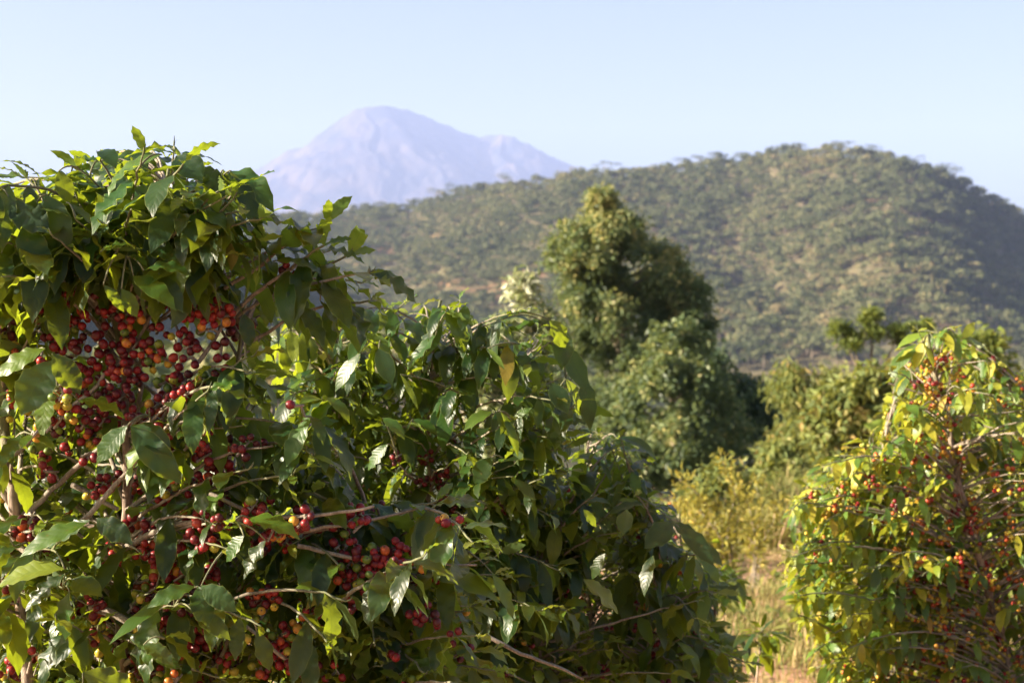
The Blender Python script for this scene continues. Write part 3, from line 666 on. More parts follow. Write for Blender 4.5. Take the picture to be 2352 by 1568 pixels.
for (x, y, n, *k) in [(400, 460, 7), (720, 460, 11), (650, 520, 3), (770, 510, 5), (620, 650, 2, 'd'), (680, 650, 3), (750, 630, 2, 'd'), (700, 765, 9), (780, 830, 8), (850, 720, 8, 'm'), (920, 660, 5), (1000, 670, 5), (1070, 680, 5), (960, 760, 6, 'm'), (870, 790, 5), (680, 860, 5), (760, 910, 2), (860, 920, 3),
          (1240, 730, 2), (1190, 765, 2), (1300, 770, 2), (80, 960, 9), (200, 980, 3), (300, 1220, 22, 'm'), (400, 1220, 14, 'g'), (450, 1100, 4), (200, 1330, 8), (250, 1340, 4), (150, 1430, 12), (330, 1470, 3), (440, 1430, 3, 'd'), (600, 1500, 4), (1180, 1100, 9, 'd'), (1250, 1150, 3, 'd'), (740, 1040, 4, 'd'), (1030, 1390, 2)]:
    HC.append((*z4(x, y), n, k[0] if k else 'r'))
for (x, y, n, *k) in [(950, 280, 3, 'o'), (1160, 310, 3), (1200, 400, 7), (1290, 440, 11), (1360, 380, 6), (1390, 500, 4), (1520, 520, 7, 'd'), (1590, 470, 9, 'd'), (1650, 440, 3, 'm'), (450, 600, 3), (560, 720, 2, 'd'), (690, 650, 1), (790, 660, 2, 'g'), (1010, 740, 2, 'd'), (1100, 620, 4, 'g'), (1180, 640, 4),
          (760, 830, 6, 'o'), (740, 920, 6, 'o'), (800, 990, 7, 'o'), (1200, 890, 2), (1310, 870, 7), (1380, 870, 4), (1530, 890, 5), (1470, 960, 7), (1540, 1010, 3), (1210, 1100, 2, 'd'), (1260, 1250, 5, 'g'), (1230, 1340, 4, 'g'), (1370, 1290, 3, 'm'), (1490, 1360, 3), (1590, 1320, 4), (110, 1140, 3),
          (1990, 680, 4, 'm'), (2050, 760, 9, 'g'), (2250, 1100, 7, 'd'), (1780, 1190, 3, 'o'), (1740, 1120, 4), (1870, 920, 2, 'o')]:
    HC.append((*z3(x, y), n, k[0] if k else 'r'))
for (x, y, n, *k) in [(30, 1400, 7), (130, 1370, 6, 'm'), (210, 1480, 6), (360, 1500, 9), (430, 1450, 6), (480, 1500, 9, 'd'), (530, 1440, 5), (320, 1330, 4), (720, 1580, 9), (500, 1350, 4, 'm')]:
    pass
for (x, y, n, *k) in [(230, 690, 7, 'd'), (100, 690, 6), (150, 685, 5, 'd'), (20, 700, 6, 'd'), (60, 730, 8, 'd'), (260, 720, 8), (300, 730, 8), (350, 680, 2), (420, 715, 6), (450, 705, 8), (500, 705, 9), (520, 725, 6), (480, 735, 5), (590, 745, 1), (180, 735, 8), (150, 790, 8)]:
    HC.append((x, y, n, k[0] if k else 'r'))
for r in [(950, 1470, 'z1')]: pass
def zb(zf, pts): return [zf(*p) for p in pts]
HB = [([(540, 730), (650, 660), (730, 620), (800, 585)], 2.56, 2.5, .0035, .002, 1), ([(570, 790), (680, 720), (760, 700), (850, 690)], 2.56, 2.5, .0035, .002, 1), ([(520, 640), (600, 585), (660, 560), (700, 560)], 2.56, 2.5, .0035, .002, 1), ([(600, 700), (690, 640), (760, 640), (830, 650)], 2.6, 2.6, .0035, .002, 1), ([(470, 520), (540, 440), (585, 420)], 2.5, 2.5, .0035, .002, 1), ([(300, 480), (250, 400), (230, 370)], 2.55, 2.5, .0035, .002, 1), ([(120, 520), (90, 440), (60, 410)], 2.5, 2.5, .0035, .002, 1),
      (zb(z2, [(130, 1360), (430, 1060), (650, 870)]), 2.44, 2.42, .0055, .0045), (zb(z2, [(650, 870), (860, 700), (880, 680)]), 2.42, 2.36, .004, .003),
      (zb(z2, [(560, 1350), (780, 1120), (1000, 870), (1200, 680), (1330, 640), (1550, 610)]), 2.4, 2.46, .0055, .003),
      (zb(z2, [(80, 890), (390, 640), (600, 470), (740, 320), (880, 170), (1000, 20), (1080, -120)]), 2.44, 2.5, .0048, .0025),
      (zb(z2, [(830, 1560), (1000, 1450), (1150, 1390), (1300, 1350), (1540, 1325), (1900, 1335), (2280, 1290), (2600, 1240)]), 2.48, 2.36, .0065, .0025),
      (zb(z2, [(2000, 1420), (2280, 1385), (2520, 1370)]), 2.44, 2.46, .004, .0025), (zb(z2, [(500, 1090), (640, 1160), (820, 1260)]), 2.5, 2.48, .005, .004),
      (zb(z2, [(880, 1270), (1080, 1120), (1250, 1060), (1450, 920), (1700, 840), (1900, 820)]), 2.48, 2.4, .005, .002), (zb(z2, [(0, 1110), (50, 1180), (80, 1220)]), 2.46, 2.46, .006, .006),
      (zb(z2, [(1460, 1150), (1600, 1220), (1720, 1270)]), 2.42, 2.4, .004, .003), (zb(z2, [(0, 1410), (110, 1500), (250, 1620)]), 2.45, 2.42, .006, .005),
      (zb(z3, [(700, 720), (880, 790), (1080, 880), (1220, 1000), (1320, 1110), (1340, 1300)]), 2.46, 2.38, .008, .003),
      (zb(z3, [(1850, 840), (2000, 950), (2200, 1130)]), 2.42, 2.4, .003, .003), (zb(z2, [(1380, 240), (1500, 80), (1560, -40)]), 2.46, 2.5, .004, .003),
      (zb(z1, [(1240, 760), (1280, 600), (1320, 400), (1340, 240), (1330, 200)]), 2.48, 2.46, .006, .0015, 1), (zb(z1, [(1300, 920), (1430, 760), (1620, 530)]), 2.5, 2.44, .0045, .002, 1),
      (zb(z1, [(1700, 1560), (1850, 1400), (2000, 1270), (2200, 1130), (2350, 1020), (2480, 940)]), 2.5, 2.44, .0045, .002, 1), (zb(z1, [(1480, 1180), (1650, 1020), (1800, 840)]), 2.5, 2.46, .004, .002, 1),
      (zb(z1, [(1720, 1270), (1980, 1100), (2180, 930), (2400, 820), (2500, 760)]), 2.5, 2.44, .004, .002, 1),
      (zb(z1, [(2100, 1250), (2400, 1230), (2620, 1180), (2830, 1150)]), 2.46, 2.42, .0035, .002, 1), (zb(z4, [(820, 1370), (920, 1290), (1070, 1240), (1220, 1210)]), 2.7, 2.66, .005, .003),
      (zb(z4, [(620, 1060), (720, 1110), (860, 1180), (1000, 1240)]), 2.6, 2.6, .004, .003), (zb(z4, [(740, 480), (980, 440), (1180, 380), (1290, 340)]), 2.5, 2.5, .003, .002, 1),
      (zb(z4, [(300, 560), (600, 515), (760, 480)]), 2.46, 2.5, .004, .003), (zb(z4, [(350, 640), (560, 690), (800, 730), (1100, 740), (1400, 770), (1560, 770)]), 2.44, 2.5, .0045, .002)]
polyA = [(-160, 395), (0, 368), (60, 362), (130, 375), (200, 330), (270, 322), (330, 308), (400, 312), (480, 325), (550, 365), (620, 410), (655, 500), (640, 540), (700, 535), (780, 525), (860, 600), (800, 650), (700, 640), (680, 720), (640, 800), (720, 900), (760, 1000),
         (760, 1100), (900, 1130), (1130, 1140), (1130, 1230), (1190, 1330), (1200, 1700), (-160, 1700)]
skyhole = [[(335, 780), (400, 700), (470, 730), (550, 740), (560, 800), (470, 850), (400, 900), (345, 930)], [(185, 720), (230, 760), (210, 880), (180, 840)], [(520, 480), (600, 520), (560, 560), (515, 540)], [(600, 660), (660, 700), (560, 690), (500, 640)], [(150, 690), (560, 700), (540, 770), (160, 800)]]
def wA(x, y):
    w = np.ones_like(x); w = np.where((y > 690) & (y < 1180) & (x < 560), np.where(y > 880, .55, .3), w); w = np.where((y < 640) & (x < 620), 1.0, w*.62); w = np.where((x > 900) & (y < 1300), .5, w); return w
def chA(x, y):
    if y > 650 and y < 1170 and x < 560: return .22
    if y > 1100 and x < 900: return .34
    if y > 1200: return .26
    return .02 if y > 600 else 0
coffee('large near coffee shrub at the left full of red cherries with two brown upright stems', polyA, 2.66, .36, [([(262, 700), (282, 800), (290, 870), (287, 1000), (288, 1180), (284, 1300), (280, 1420), (276, 1567)], 2.52, .0125, .007),
       ([(2, 860), (6, 960), (20, 1040), (34, 1180), (42, 1260), (48, 1400), (62, 1560)], 2.48, .0125, .009), ([(388, 385), (372, 500), (350, 640), (330, 800), (310, 1000), (290, 1250), (284, 1567)], 2.62, .011, .003), ([(560, 700), (540, 900), (520, 1200), (500, 1567)], 2.75, .012, .003), ([(880, 1180), (850, 1350), (800, 1567)], 2.72, .012, .003)],
       640, .100, 13, 4, cherry=chA, kinds='rrrdmmd', dia=.0160, ncl=330, hero_l=HL, hero_b=HB, hero_c=HC, wts=wA, holes=skyhole, big=lambda x, y: 1.16 if y < 640 else 1.12 if x > 600 and y < 800 else 1.0, margin=40, reach=.5, clt=[(0, 880, 1450), (1, 880, 1600)], spacing=.036, young=.13)

# --- shrub B behind it
polyB = [(570, 800), (600, 735), (680, 705), (790, 700), (880, 680), (950, 672), (1060, 660), (1150, 690), (1200, 690), (1250, 735), (1310, 800), (1345, 880), (1362, 950), (1355, 1030), (1340, 1100), (1330, 1180), (1330, 1260), (1330, 1700), (600, 1700), (560, 1200), (600, 900)]
HLB = []
for r in [(1262, 735, 1300, 800, 3.3, .5, .5, .2, .7), (1300, 760, 1290, 850, 3.35, .5, .4, .15, .7), (1290, 790, 1345, 900, 3.35, .44, .5, .35, .6), (1335, 850, 1355, 990, 3.4, .3, .4, .3, .5), (1240, 735, 1180, 760, 3.4, .4, .5, .8, .4), (1265, 880, 1305, 950, 3.3, .55, .4, .1, .8),
          (1070, 700, 1060, 760, 3.3, .5, .4, .2, .7), (1130, 945, 1065, 990, 3.25, .34, .9, .85, .5), (1140, 945, 1180, 1010, 3.25, .45, .6, .5, .6), (1150, 945, 1190, 1050, 3.25, .2, .5, .8, .5), (960, 680, 930, 700, 3.4, .4, .8, .8, .4), (840, 770, 800, 830, 3.3, .36, .5, .6, .5),
          (870, 800, 900, 885, 3.25, .44, .4, .15, .8), (830, 810, 770, 900, 3.3, .34, .5, .6, .6), (890, 1020, 845, 1080, 3.2, .4, .6, .75, .7), (880, 960, 930, 1010, 3.2, .36, .8, .7, .5), (1130, 1050, 1090, 1110, 3.25, .5, .3, .2, .8), (1180, 820, 1240, 850, 3.3, .5, .4, .1, .6),
          (1000, 770, 930, 860, 3.3, .3, .5, .7, .5), (920, 860, 960, 940, 3.2, .16, .4, .9, .5), (1120, 800, 1160, 850, 3.2, .2, .4, .9, .5), (1300, 870, 1330, 960, 3.3, .4, .5, .2, .6), (1180, 1100, 1230, 1150, 3.3, .4, .6, .3, .5)]: HLB.append(r)
HCB = [(z4(x, y)[0], z4(x, y)[1], n, k) for x, y, n, k in [(1200, 580, 9, 'r'), (1290, 540, 4, 'd'), (1400, 680, 5, 'r'), (1310, 220, 4, 'd'), (1330, 280, 8, 'd'), (1400, 420, 8, 'd'), (1530, 490, 6, 'd'), (1720, 350, 5, 'd'), (1720, 420, 4, 'd')]]+[(970, 1110, 12, 'd'), (1010, 1090, 6, 'd'), (1030, 1080, 3, 'r'), (980, 1050, 8, 'd'), (910, 1050, 6, 'd')]
coffee('dense domed coffee shrub with few cherries and a dark shaded side, mid picture', polyB, 3.62, .34, [([(1012, 690), (1000, 800), (985, 900), (985, 1100), (980, 1300), (960, 1567)], 3.55, .016, .004), ([(1200, 800), (1180, 1000), (1170, 1250), (1150, 1567)], 3.75, .014, .004), ([(760, 760), (780, 1000), (800, 1567)], 3.6, .014, .004)],
       640, .108, 9, 4, cherry=lambda x, y: .09 if y > 1000 else .004, kinds='rrd', ncl=55, hero_l=HLB, hero_c=HCB, spacing=.039, margin=26, reach=.55, young=.09, holes=[[(1090, 880), (1170, 880), (1170, 960), (1080, 960)]], lod=1, maxcl=60)

# --- one more behind the left side of A
coffee('coffee shrub half hidden behind the lower stems of the large left one', [(-140, 960), (60, 900), (300, 930), (500, 950), (620, 1060), (660, 1700), (-140, 1700)], 4.1, .4, [([(120, 960), (130, 1200), (135, 1500)], 4.1, .016, .004), ([(450, 1000), (440, 1250), (430, 1500)], 4.2, .016, .004)],
       170, .13, 8, 4, cherry=lambda x, y: .2, kinds='rdm', ncl=50, margin=22, reach=.6, lod=1, maxcl=50, bseg=5)

# --- shrub C, lower right of the row
polyC = [(1220, 1100), (1290, 1000), (1340, 968), (1430, 968), (1500, 1050), (1540, 1130), (1575, 1230), (1665, 1275), (1690, 1340), (1660, 1430), (1735, 1500), (1775, 1700), (1100, 1700), (1120, 1400), (1180, 1250)]
HLC = [(1330, 1045, 1390, 1080, 4.0, .4, 1.1, .6, .4), (1420, 1005, 1510, 1060, 4.0, .34, 1.1, .3, .4), (1410, 1010, 1470, 1060, 4.0, .34, 1.1, .7, .4), (1545, 1200, 1600, 1250, 3.6, .42, .9, .5, .4), (1545, 1200, 1480, 1260, 3.4, .5, .5, .1, .8), (1560, 1210, 1640, 1300, 3.4, .36, .6, .1, .5),
       (1600, 1240, 1660, 1300, 3.4, .34, .6, .1, .6), (1340, 1170, 1370, 1210, 3.2, .4, .4, .3, .7), (1440, 1170, 1430, 1230, 3.2, .55, .3, .15, .9), (1390, 1270, 1360, 1330, 3.2, .4, .6, .2, .6), (1500, 1275, 1480, 1370, 3.3, .36, .7, .08, .5), (1340, 1330, 1420, 1410, 3.0, .36, .5, .1, .5), (1650, 1370, 1700, 1345, 3.8, .3, .6, .2, .4)]
coffee('leafy shaded coffee shrub at lower centre spilling towards the path', polyC, 4.1, .55, [([(1345, 1000), (1350, 1200), (1352, 1400), (1350, 1567)], 4.2, .018, .005), ([(1540, 1300), (1500, 1450), (1470, 1600)], 3.9, .016, .005), ([(1230, 1300), (1240, 1567)], 3.7, .016, .005)],
       480, .105, 8, 4, cherry=lambda x, y: .16, kinds='rdm', ncl=70, hero_l=HLC, hero_b=[([(1120, 1460), (1180, 1493), (1250, 1520), (1290, 1535), (1340, 1560)], 3.1, 3.05, .005, .0025)],
       hero_c=[(1265, 1525, 6, 'r'), (1190, 1510, 2, 'r'), (1330, 1545, 7, 'd'), (1380, 1540, 8, 'd'), (1400, 1440, 4, 'd'), (1460, 1440, 3, 'd'), (1500, 1500, 3, 'd'), (1250, 1560, 5, 'd')], margin=26, reach=.7, lod=1, maxcl=60)
# --- shrub D farther along the row
polyD = [(1400, 1120), (1480, 1080), (1570, 1200), (1690, 1250), (1720, 1330), (1715, 1430), (1745, 1520), (1760, 1700), (1380, 1700)]
coffee('darker coffee shrub farther down the row bordering the path', polyD, 6.2, .5, [([(1560, 1180), (1570, 1400), (1575, 1600)], 6.2, .02, .006), ([(1640, 1320), (1640, 1600)], 6.1, .02, .006)],
       150, .13, 6, 4, cherry=lambda x, y: .1, kinds='rdo', ncl=40, margin=16, reach=.8, lod=1, maxcl=40, bseg=5)
# sapling on the path edge
polyS = [(1700, 1480), (1730, 1420), (1790, 1460), (1790, 1530), (1720, 1540)]
coffee('thin leggy coffee sapling with a few dark leaves beside the path', polyS, 5.2, .12, [([(1752, 1440), (1745, 1500), (1738, 1567)], 5.2, .010, .003)], 7, .13, 6, 4, margin=6, reach=.3, lod=1, spacing=.06,
       hero_l=[(1745, 1480, 1790, 1500, 5.2, .34, .8, .2, .4), (1745, 1475, 1710, 1490, 5.2, .34, .8, .2, .4), (1752, 1445, 1785, 1420, 5.2, .3, .5, .3, .4), (1752, 1445, 1720, 1425, 5.2, .3, .5, .3, .4), (1748, 1440, 1760, 1405, 5.2, .3, .5, .4, .5)], bseg=5, group='coffee shrubs in rows')

# --- shrub F: sunlit on the right
polyF = [(2025, 800), (2060, 750), (2110, 735), (2190, 735), (2230, 765), (2310, 780), (2330, 850), (2290, 890), (2340, 915), (2420, 930), (2600, 1000), (2600, 1720), (1900, 1720), (1840, 1500), (1815, 1400), (1785, 1300), (1790, 1190), (1840, 1090), (1930, 1015), (2030, 960), (2040, 900)]
def chF(x, y): return .75 if (x > 2020 or y < 1250) else .3
coffee('sunlit coffee shrub on the right with yellow and orange cherries and a pale leaning stem', polyF, 5.0, .5, [([(2130, 770), (2170, 950), (2200, 1100), (2245, 1250), (2275, 1380), (2310, 1480), (2335, 1600)], 4.75, .024, .007), ([(2010, 1080), (2080, 1250), (2180, 1450), (2260, 1600)], 5.1, .02, .005), ([(2420, 950), (2400, 1250), (2380, 1600)], 5.2, .02, .006), ([(1920, 1130), (1960, 1300), (2050, 1600)], 5.2, .018, .005)],
          1150, .080, 6, 2, mat='leaf_sun_tint', cherry=chF, kinds='yoooogooyo', dia=.0160, ncl=900, cn=(3, 11), margin=14, reach=.85, lod=1, maxcl=100, bseg=5, young=.32, dens=1.0, clt=[(0, 1180, 1600)], spacing=.042,
       hero_b=[([(2060, 1475), (2170, 1480), (2280, 1465)], 4.65, 4.72, .005, .009), ([(2165, 1390), (2280, 1420)], 4.7, 4.74, .005, .008), ([(2280, 1420), (2350, 1390), (2420, 1360)], 4.74, 4.7, .008, .005), ([(2040, 880), (2120, 905), (2220, 890)], 4.75, 4.75, .004, .003)],
       hero_l=[(2130, 770, 2100, 850, 4.7, .3, .5, .9, .6), (2135, 765, 2060, 800, 4.7, .3, .8, .7, .4), (2180, 755, 2205, 830, 4.7, .36, .4, .3, .7), (2175, 750, 2150, 800, 4.7, .36, .4, .2, .7), (2195, 770, 2270, 810, 4.7, .34, .9, .6, .4), (2110, 790, 2040, 860, 4.7, .32, .5, .3, .5), (2090, 850, 2055, 920, 4.7, .34, .4, .2, .6), (2100, 800, 2050, 840, 4.7, .3, .7, .85, .4), (2210, 780, 2240, 740, 4.7, .3, .5, .8, .5), (2150, 760, 2120, 735, 4.7, .3, .6, .9, .5), (2170, 1000, 2060, 985, 4.6, .3, 1.0, .9, .4), (2240, 870, 2260, 940, 4.6, .4, .4, .7, .7)],
       hero_c=[(2130, 830, 9, 'o'), (2160, 820, 10, 'o'), (2100, 880, 5, 'd'), (2150, 890, 12, 'o'), (2200, 860, 8, 'o'), (2240, 1180, 8, 'o'), (2230, 1210, 9, 'r'), (2210, 1150, 8, 'r'), (2260, 1300, 10, 'r'), (2300, 1160, 10, 'g'), (2330, 1130, 12, 'g'), (2190, 1180, 8, 'r'), (2060, 1160, 8, 'd'), (2080, 1130, 6, 'd'), (2000, 1110, 8, 'r'), (1930, 1130, 9, 'o'), (1960, 1150, 9, 'o'), (1900, 1180, 8, 'o'), (2320, 1180, 12, 'g')])
coffee('bright coffee shrub at the right edge rising behind the sunlit one', [(2240, 900), (2290, 850), (2352, 830), (2450, 840), (2560, 900), (2560, 1250), (2260, 1250), (2230, 1000)], 6.9, .5, [([(2360, 880), (2370, 1100), (2380, 1300)], 6.9, .02, .006)], 150, .11, 5, 4, mat='leaf_sun_tint', cherry=lambda x, y: .4, kinds='yoor', dia=.0165, ncl=90, margin=12, reach=1.0, lod=1, maxcl=60, bseg=5, young=.3)
# one more shrub of the right-hand row, farther along
polyG = [(1800, 1180), (1860, 1060), (1960, 1020), (2060, 1000), (2150, 1050), (2150, 1500), (1900, 1500), (1840, 1350)]
coffee('farther coffee shrub of the right row showing behind the sunlit one', polyG, 7.2, .5, [([(1960, 1050), (1970, 1300), (1980, 1500)], 7.2, .02, .006)], 170, .11, 5, 4, mat='leaf_sun_tint', cherry=lambda x, y: .4, kinds='yyor', dia=.0165, ncl=90, margin=12, reach=1.0, lod=1, maxcl=60, bseg=5, young=.25)

# ---------------------------------------------------------------- background trees
def crown_pts(poly, d, n, clump, per, depthk=1.0, rcap=170, shell=.5):
    k0 = max(8, n//6); c0 = samp(poly, k0); kk = R.integers(0, k0, n); c = c0[kk]+nrm(R.normal(size=(n, 2)))*(R.random((n, 1))**.6)*min(26, rcap*.28)*R.uniform(.4, 1.5, k0)[kk][:, None]*[.9, 1.15]; c = c+R.normal(0, 1, c.shape)*min(9, rcap*.07); e_ = np.where(inpoly(c, poly), np.minimum(edist(c, poly), rcap), 0); half = np.sqrt(np.maximum(2*rcap*e_-e_**2, 0))/F*d*depthk
    s = (R.random(k0)**shell*np.sign(R.random(k0)-.45))[kk]+R.normal(0, .1, n); dep = d+half*s
    P = np.stack([(c[:, 0]-CX)/F*dep, dep, CZ+(CY-c[:, 1])/F*dep], -1)
    tone = R.normal(0, .10, n)+R.normal(0, .13, k0)[kk]
    Q = np.repeat(P, per, 0)+R.normal(0, clump, (n*per, 3))*[1, 1, .8]
    return P, Q, np.repeat(tone, per)
def tree(name, label, cat, poly, d, mat, trunkpx, n, clump, per, L, W, droop=.6, tone=lambda P: 0, limbs=10, r0=.14, group=None, depthk=1., rcap=170, base_py=None, bark='tbark', up=0.):
    P, Q, tn = crown_pts(poly, d, n, clump, per, depthk, rcap)
    T = np.array([at(px, py, d) for px, py in trunkpx]); foot = T[-1].copy(); foot[2] = float(gz(foot[0], foot[1]))-.1
    if T[-1][2] > foot[2]+.1: T = np.concatenate([T, [foot]])
    T = T[::-1]; e = empty(name, (foot[0], foot[1], foot[2]+.1), label, cat, group)
    Tr, Lt = resample(T, max(.15, Lt_ if (Lt_ := .25) else .2)); s = np.linspace(0, 1, len(Tr)); Tr[1:-1] += R.normal(0, r0*.12, (len(Tr)-2, 3))
    a = Acc(); a.add(*tube(Tr, r0*(1-.85*s), 8, .06)); a.build('trunk', M[bark], e)
    for j in R.choice(len(P), min(limbs, len(P)), replace=False):
        tz = P[j][2]-np.linalg.norm(P[j][:2]-Tr[:, :2].mean(0))*R.uniform(.3, .9); i = int(np.clip(np.argmin(np.abs(Tr[:, 2]-tz)), 1, len(Tr)-2)); S = Tr[i]
        b = bez(S, (S+P[j])/2+UP*.1*np.linalg.norm(P[j]-S), P[j], 9); rr = r0*(1-.85*i/len(Tr))*.5
        a = Acc(); a.add(*tube(b, np.linspace(rr, rr*.15+.004, 9), 5, .05)); a.build('limb', M[bark], e)
    m = len(Q); D = rdir(m); D[:, 2] = D[:, 2]-droop+up; D = nrm(D); Nn = rdir(m)+np.array([0, 0, .6])
    rnd = np.clip(R.beta(1.3, 1.3, m)+tn*1.3+tone(Q), 0, 1)
    V, Tt, A = small_leaves(Q, D, Nn, L*R.uniform(.6, 1.3, m), W*R.uniform(.7, 1.2, m), rnd)
    link('crown', make_mesh('crown', V, Tt, A, False, [M[mat]]), e)
    return e
poT = [(1378, 436), (1405, 470), (1430, 462), (1455, 505), (1500, 545), (1545, 580), (1580, 610), (1600, 650), (1632, 700), (1625, 760), (1600, 800), (1560, 900), (1520, 1000), (1470, 1090), (1380, 1100), (1330, 1010), (1310, 900), (1290, 760), (1278, 690), (1290, 640), (1272, 590), (1300, 540), (1310, 505), (1345, 480)]
lobes = [[(1378, 436), (1410, 470), (1470, 520), (1480, 580), (1440, 640), (1370, 650), (1280, 630), (1272, 590), (1300, 540), (1310, 500), (1345, 475)],
         [(1500, 545), (1560, 590), (1590, 620), (1632, 700), (1620, 780), (1560, 770), (1480, 720), (1450, 640), (1460, 570)],
         [(1290, 640), (1400, 640), (1500, 720), (1520, 800), (1420, 860), (1310, 850), (1280, 720)],
         [(1330, 850), (1430, 850), (1500, 960), (1480, 1090), (1380, 1090), (1325, 1000)]]
def tall_tree():
    d = 34; T = np.array([at(px, py, d) for px, py in [(1385, 520), (1400, 650), (1425, 760), (1440, 880), (1445, 1000), (1450, 1120)]])
    foot = T[-1].copy(); foot[2] = float(gz(foot[0], foot[1]))-.1; T = np.concatenate([T, [foot]])[::-1]
    e = empty('broadleaf_tree', foot+[0, 0, .1], 'tallest tree with pointed yellow green top standing in front of the hill', 'tree', 'trees beyond the coffee')
    Tr, _ = resample(T, .25); s = np.linspace(0, 1, len(Tr)); Tr[1:-1] += R.normal(0, .02, (len(Tr)-2, 3))
    a = Acc(); a.add(*tube(Tr, .17*(1-.85*s), 8, .06)); a.build('trunk', M['tbark'], e)
    Vs = Acc()
    for k, (po, n) in enumerate(zip(lobes+[[(1374, 425), (1388, 440), (1404, 490), (1398, 530), (1350, 530), (1352, 480)]], (300, 240, 230, 200, 60))):
        P, Q, tn = crown_pts(po, d+(-.4, .3, -.2, .2, -.2)[k], n, .12, 38, 1.1, (80, 90, 110, 100, 30)[k])
        for j in R.choice(len(P), 7, replace=False):
            i = int(np.clip(np.argmin(np.abs(Tr[:, 2]-P[j][2]+.8)), 1, len(Tr)-2)); b = bez(Tr[i], (Tr[i]+P[j])/2+UP*.15, P[j], 8)
            a = Acc(); a.add(*tube(b, np.linspace(.05, .012, 8), 5)); a.build('limb', M['tbark'], e)
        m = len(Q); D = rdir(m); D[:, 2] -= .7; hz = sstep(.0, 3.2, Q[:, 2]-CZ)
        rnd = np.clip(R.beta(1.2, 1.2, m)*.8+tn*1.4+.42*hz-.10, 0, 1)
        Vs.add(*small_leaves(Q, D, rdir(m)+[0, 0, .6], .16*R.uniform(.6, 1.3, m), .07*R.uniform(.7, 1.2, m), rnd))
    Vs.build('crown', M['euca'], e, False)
tall_tree()
tree('broadleaf_tree', 'lower rounded grey green tree growing against the right foot of the tallest one', 'tree', [(1500, 740), (1560, 745), (1600, 790), (1660, 850), (1690, 930), (1700, 1010), (1660, 1060), (1560, 1090), (1450, 1090), (1420, 1000), (1430, 920), (1460, 840)], 31, 'euca',
     [(1540, 850), (1545, 1000), (1550, 1120)], 400, .12, 32, .18, .08, .5, lambda P: -.12, 22, .14, 'trees beyond the coffee', 1.0, 120)
tree('broadleaf_tree', 'dark shadowy rounded tree at the right edge of the tree group', 'tree', [(1590, 840), (1680, 840), (1740, 880), (1775, 940), (1780, 1000), (1745, 1060), (1690, 1110), (1640, 1125), (1560, 1110), (1480, 1110), (1440, 1060), (1540, 1020)], 36, 'dark',
     [(1680, 950), (1680, 1050), (1670, 1150)], 330, .15, 34, .2, .1, .3, lambda P: -.05, 16, .14, 'trees beyond the coffee', 1.0, 110)
tree('white_flower_bush', 'pale bush with whitish flower tips peeking over the middle coffee shrub', 'bush', [(1184, 730), (1190, 655), (1200, 650), (1208, 715), (1240, 705), (1262, 730), (1275, 780), (1270, 900), (1230, 1010), (1240, 1140), (1130, 1150), (1100, 1060), (1090, 900), (1110, 800), (1150, 740)], 13, 'pale',
     [(1210, 800), (1205, 950), (1200, 1150)], 300, .06, 26, .10, .045, .1, lambda P: .55*sstep(.15, .5, P[:, 2]-CZ), 10, .05, depthk=.6, rcap=34)
tree('weeping_bush', 'yellow green weeping bush with hanging foliage between the dark tree and the sunlit coffee', 'bush', [(1800, 860), (1840, 838), (1880, 850), (1930, 860), (1960, 900), (1950, 1000), (1900, 1060), (1850, 1110), (1790, 1120), (1755, 1090), (1780, 1010), (1775, 930)], 21, 'yell',
     [(1860, 900), (1855, 1000), (1850, 1100)], 230, .10, 30, .15, .035, 1.1, lambda P: .16*np.sin(P[:, 0]*5+P[:, 2]*4), 12, .07, depthk=.8, rcap=90)
tree('leafy_bush', 'green and orange tinted bush beside the weeping one with a thin upright twig', 'bush', [(1890, 880), (1940, 845), (2000, 860), (2050, 880), (2060, 1000), (2000, 1060), (1900, 1060), (1870, 1000)], 18, 'yell',
     [(1960, 900), (1960, 1000), (1960, 1100)], 250, .10, 26, .15, .07, .4, lambda P: .1*R.normal(size=len(P)), 12, .06, depthk=.8, rcap=80)
tree('olive_bush', 'pale olive bush rising from the grass left of the path end', 'bush', [(1560, 1180), (1600, 1110), (1660, 1080), (1720, 1120), (1750, 1190), (1740, 1290), (1660, 1330), (1560, 1320)], 12.5, 'yell', [(1650, 1150), (1655, 1260), (1655, 1330)], 230, .06, 26, .075, .026, .2, lambda P: -.04, 10, .03, depthk=.8, rcap=60)
tree('olive_bush', 'small yellowish bush in the grass right where the path ends', 'bush', [(1740, 1200), (1790, 1130), (1840, 1110), (1880, 1180), (1860, 1290), (1780, 1310)], 12.8, 'yell', [(1800, 1180), (1805, 1300)], 170, .06, 26, .08, .022, 1.0, lambda P: .06, 8, .025, depthk=.8, rcap=50)
tree('scrub_bush', 'small dull olive scrub bush low beside the dark round tree', 'bush', [(1765, 1060), (1800, 1010), (1850, 1060), (1860, 1150), (1800, 1200), (1745, 1180)], 17, 'yell', [(1800, 1080), (1800, 1180)], 150, .09, 26, .13, .055, .3, lambda P: -.15, 8, .04, depthk=.8, rcap=60)
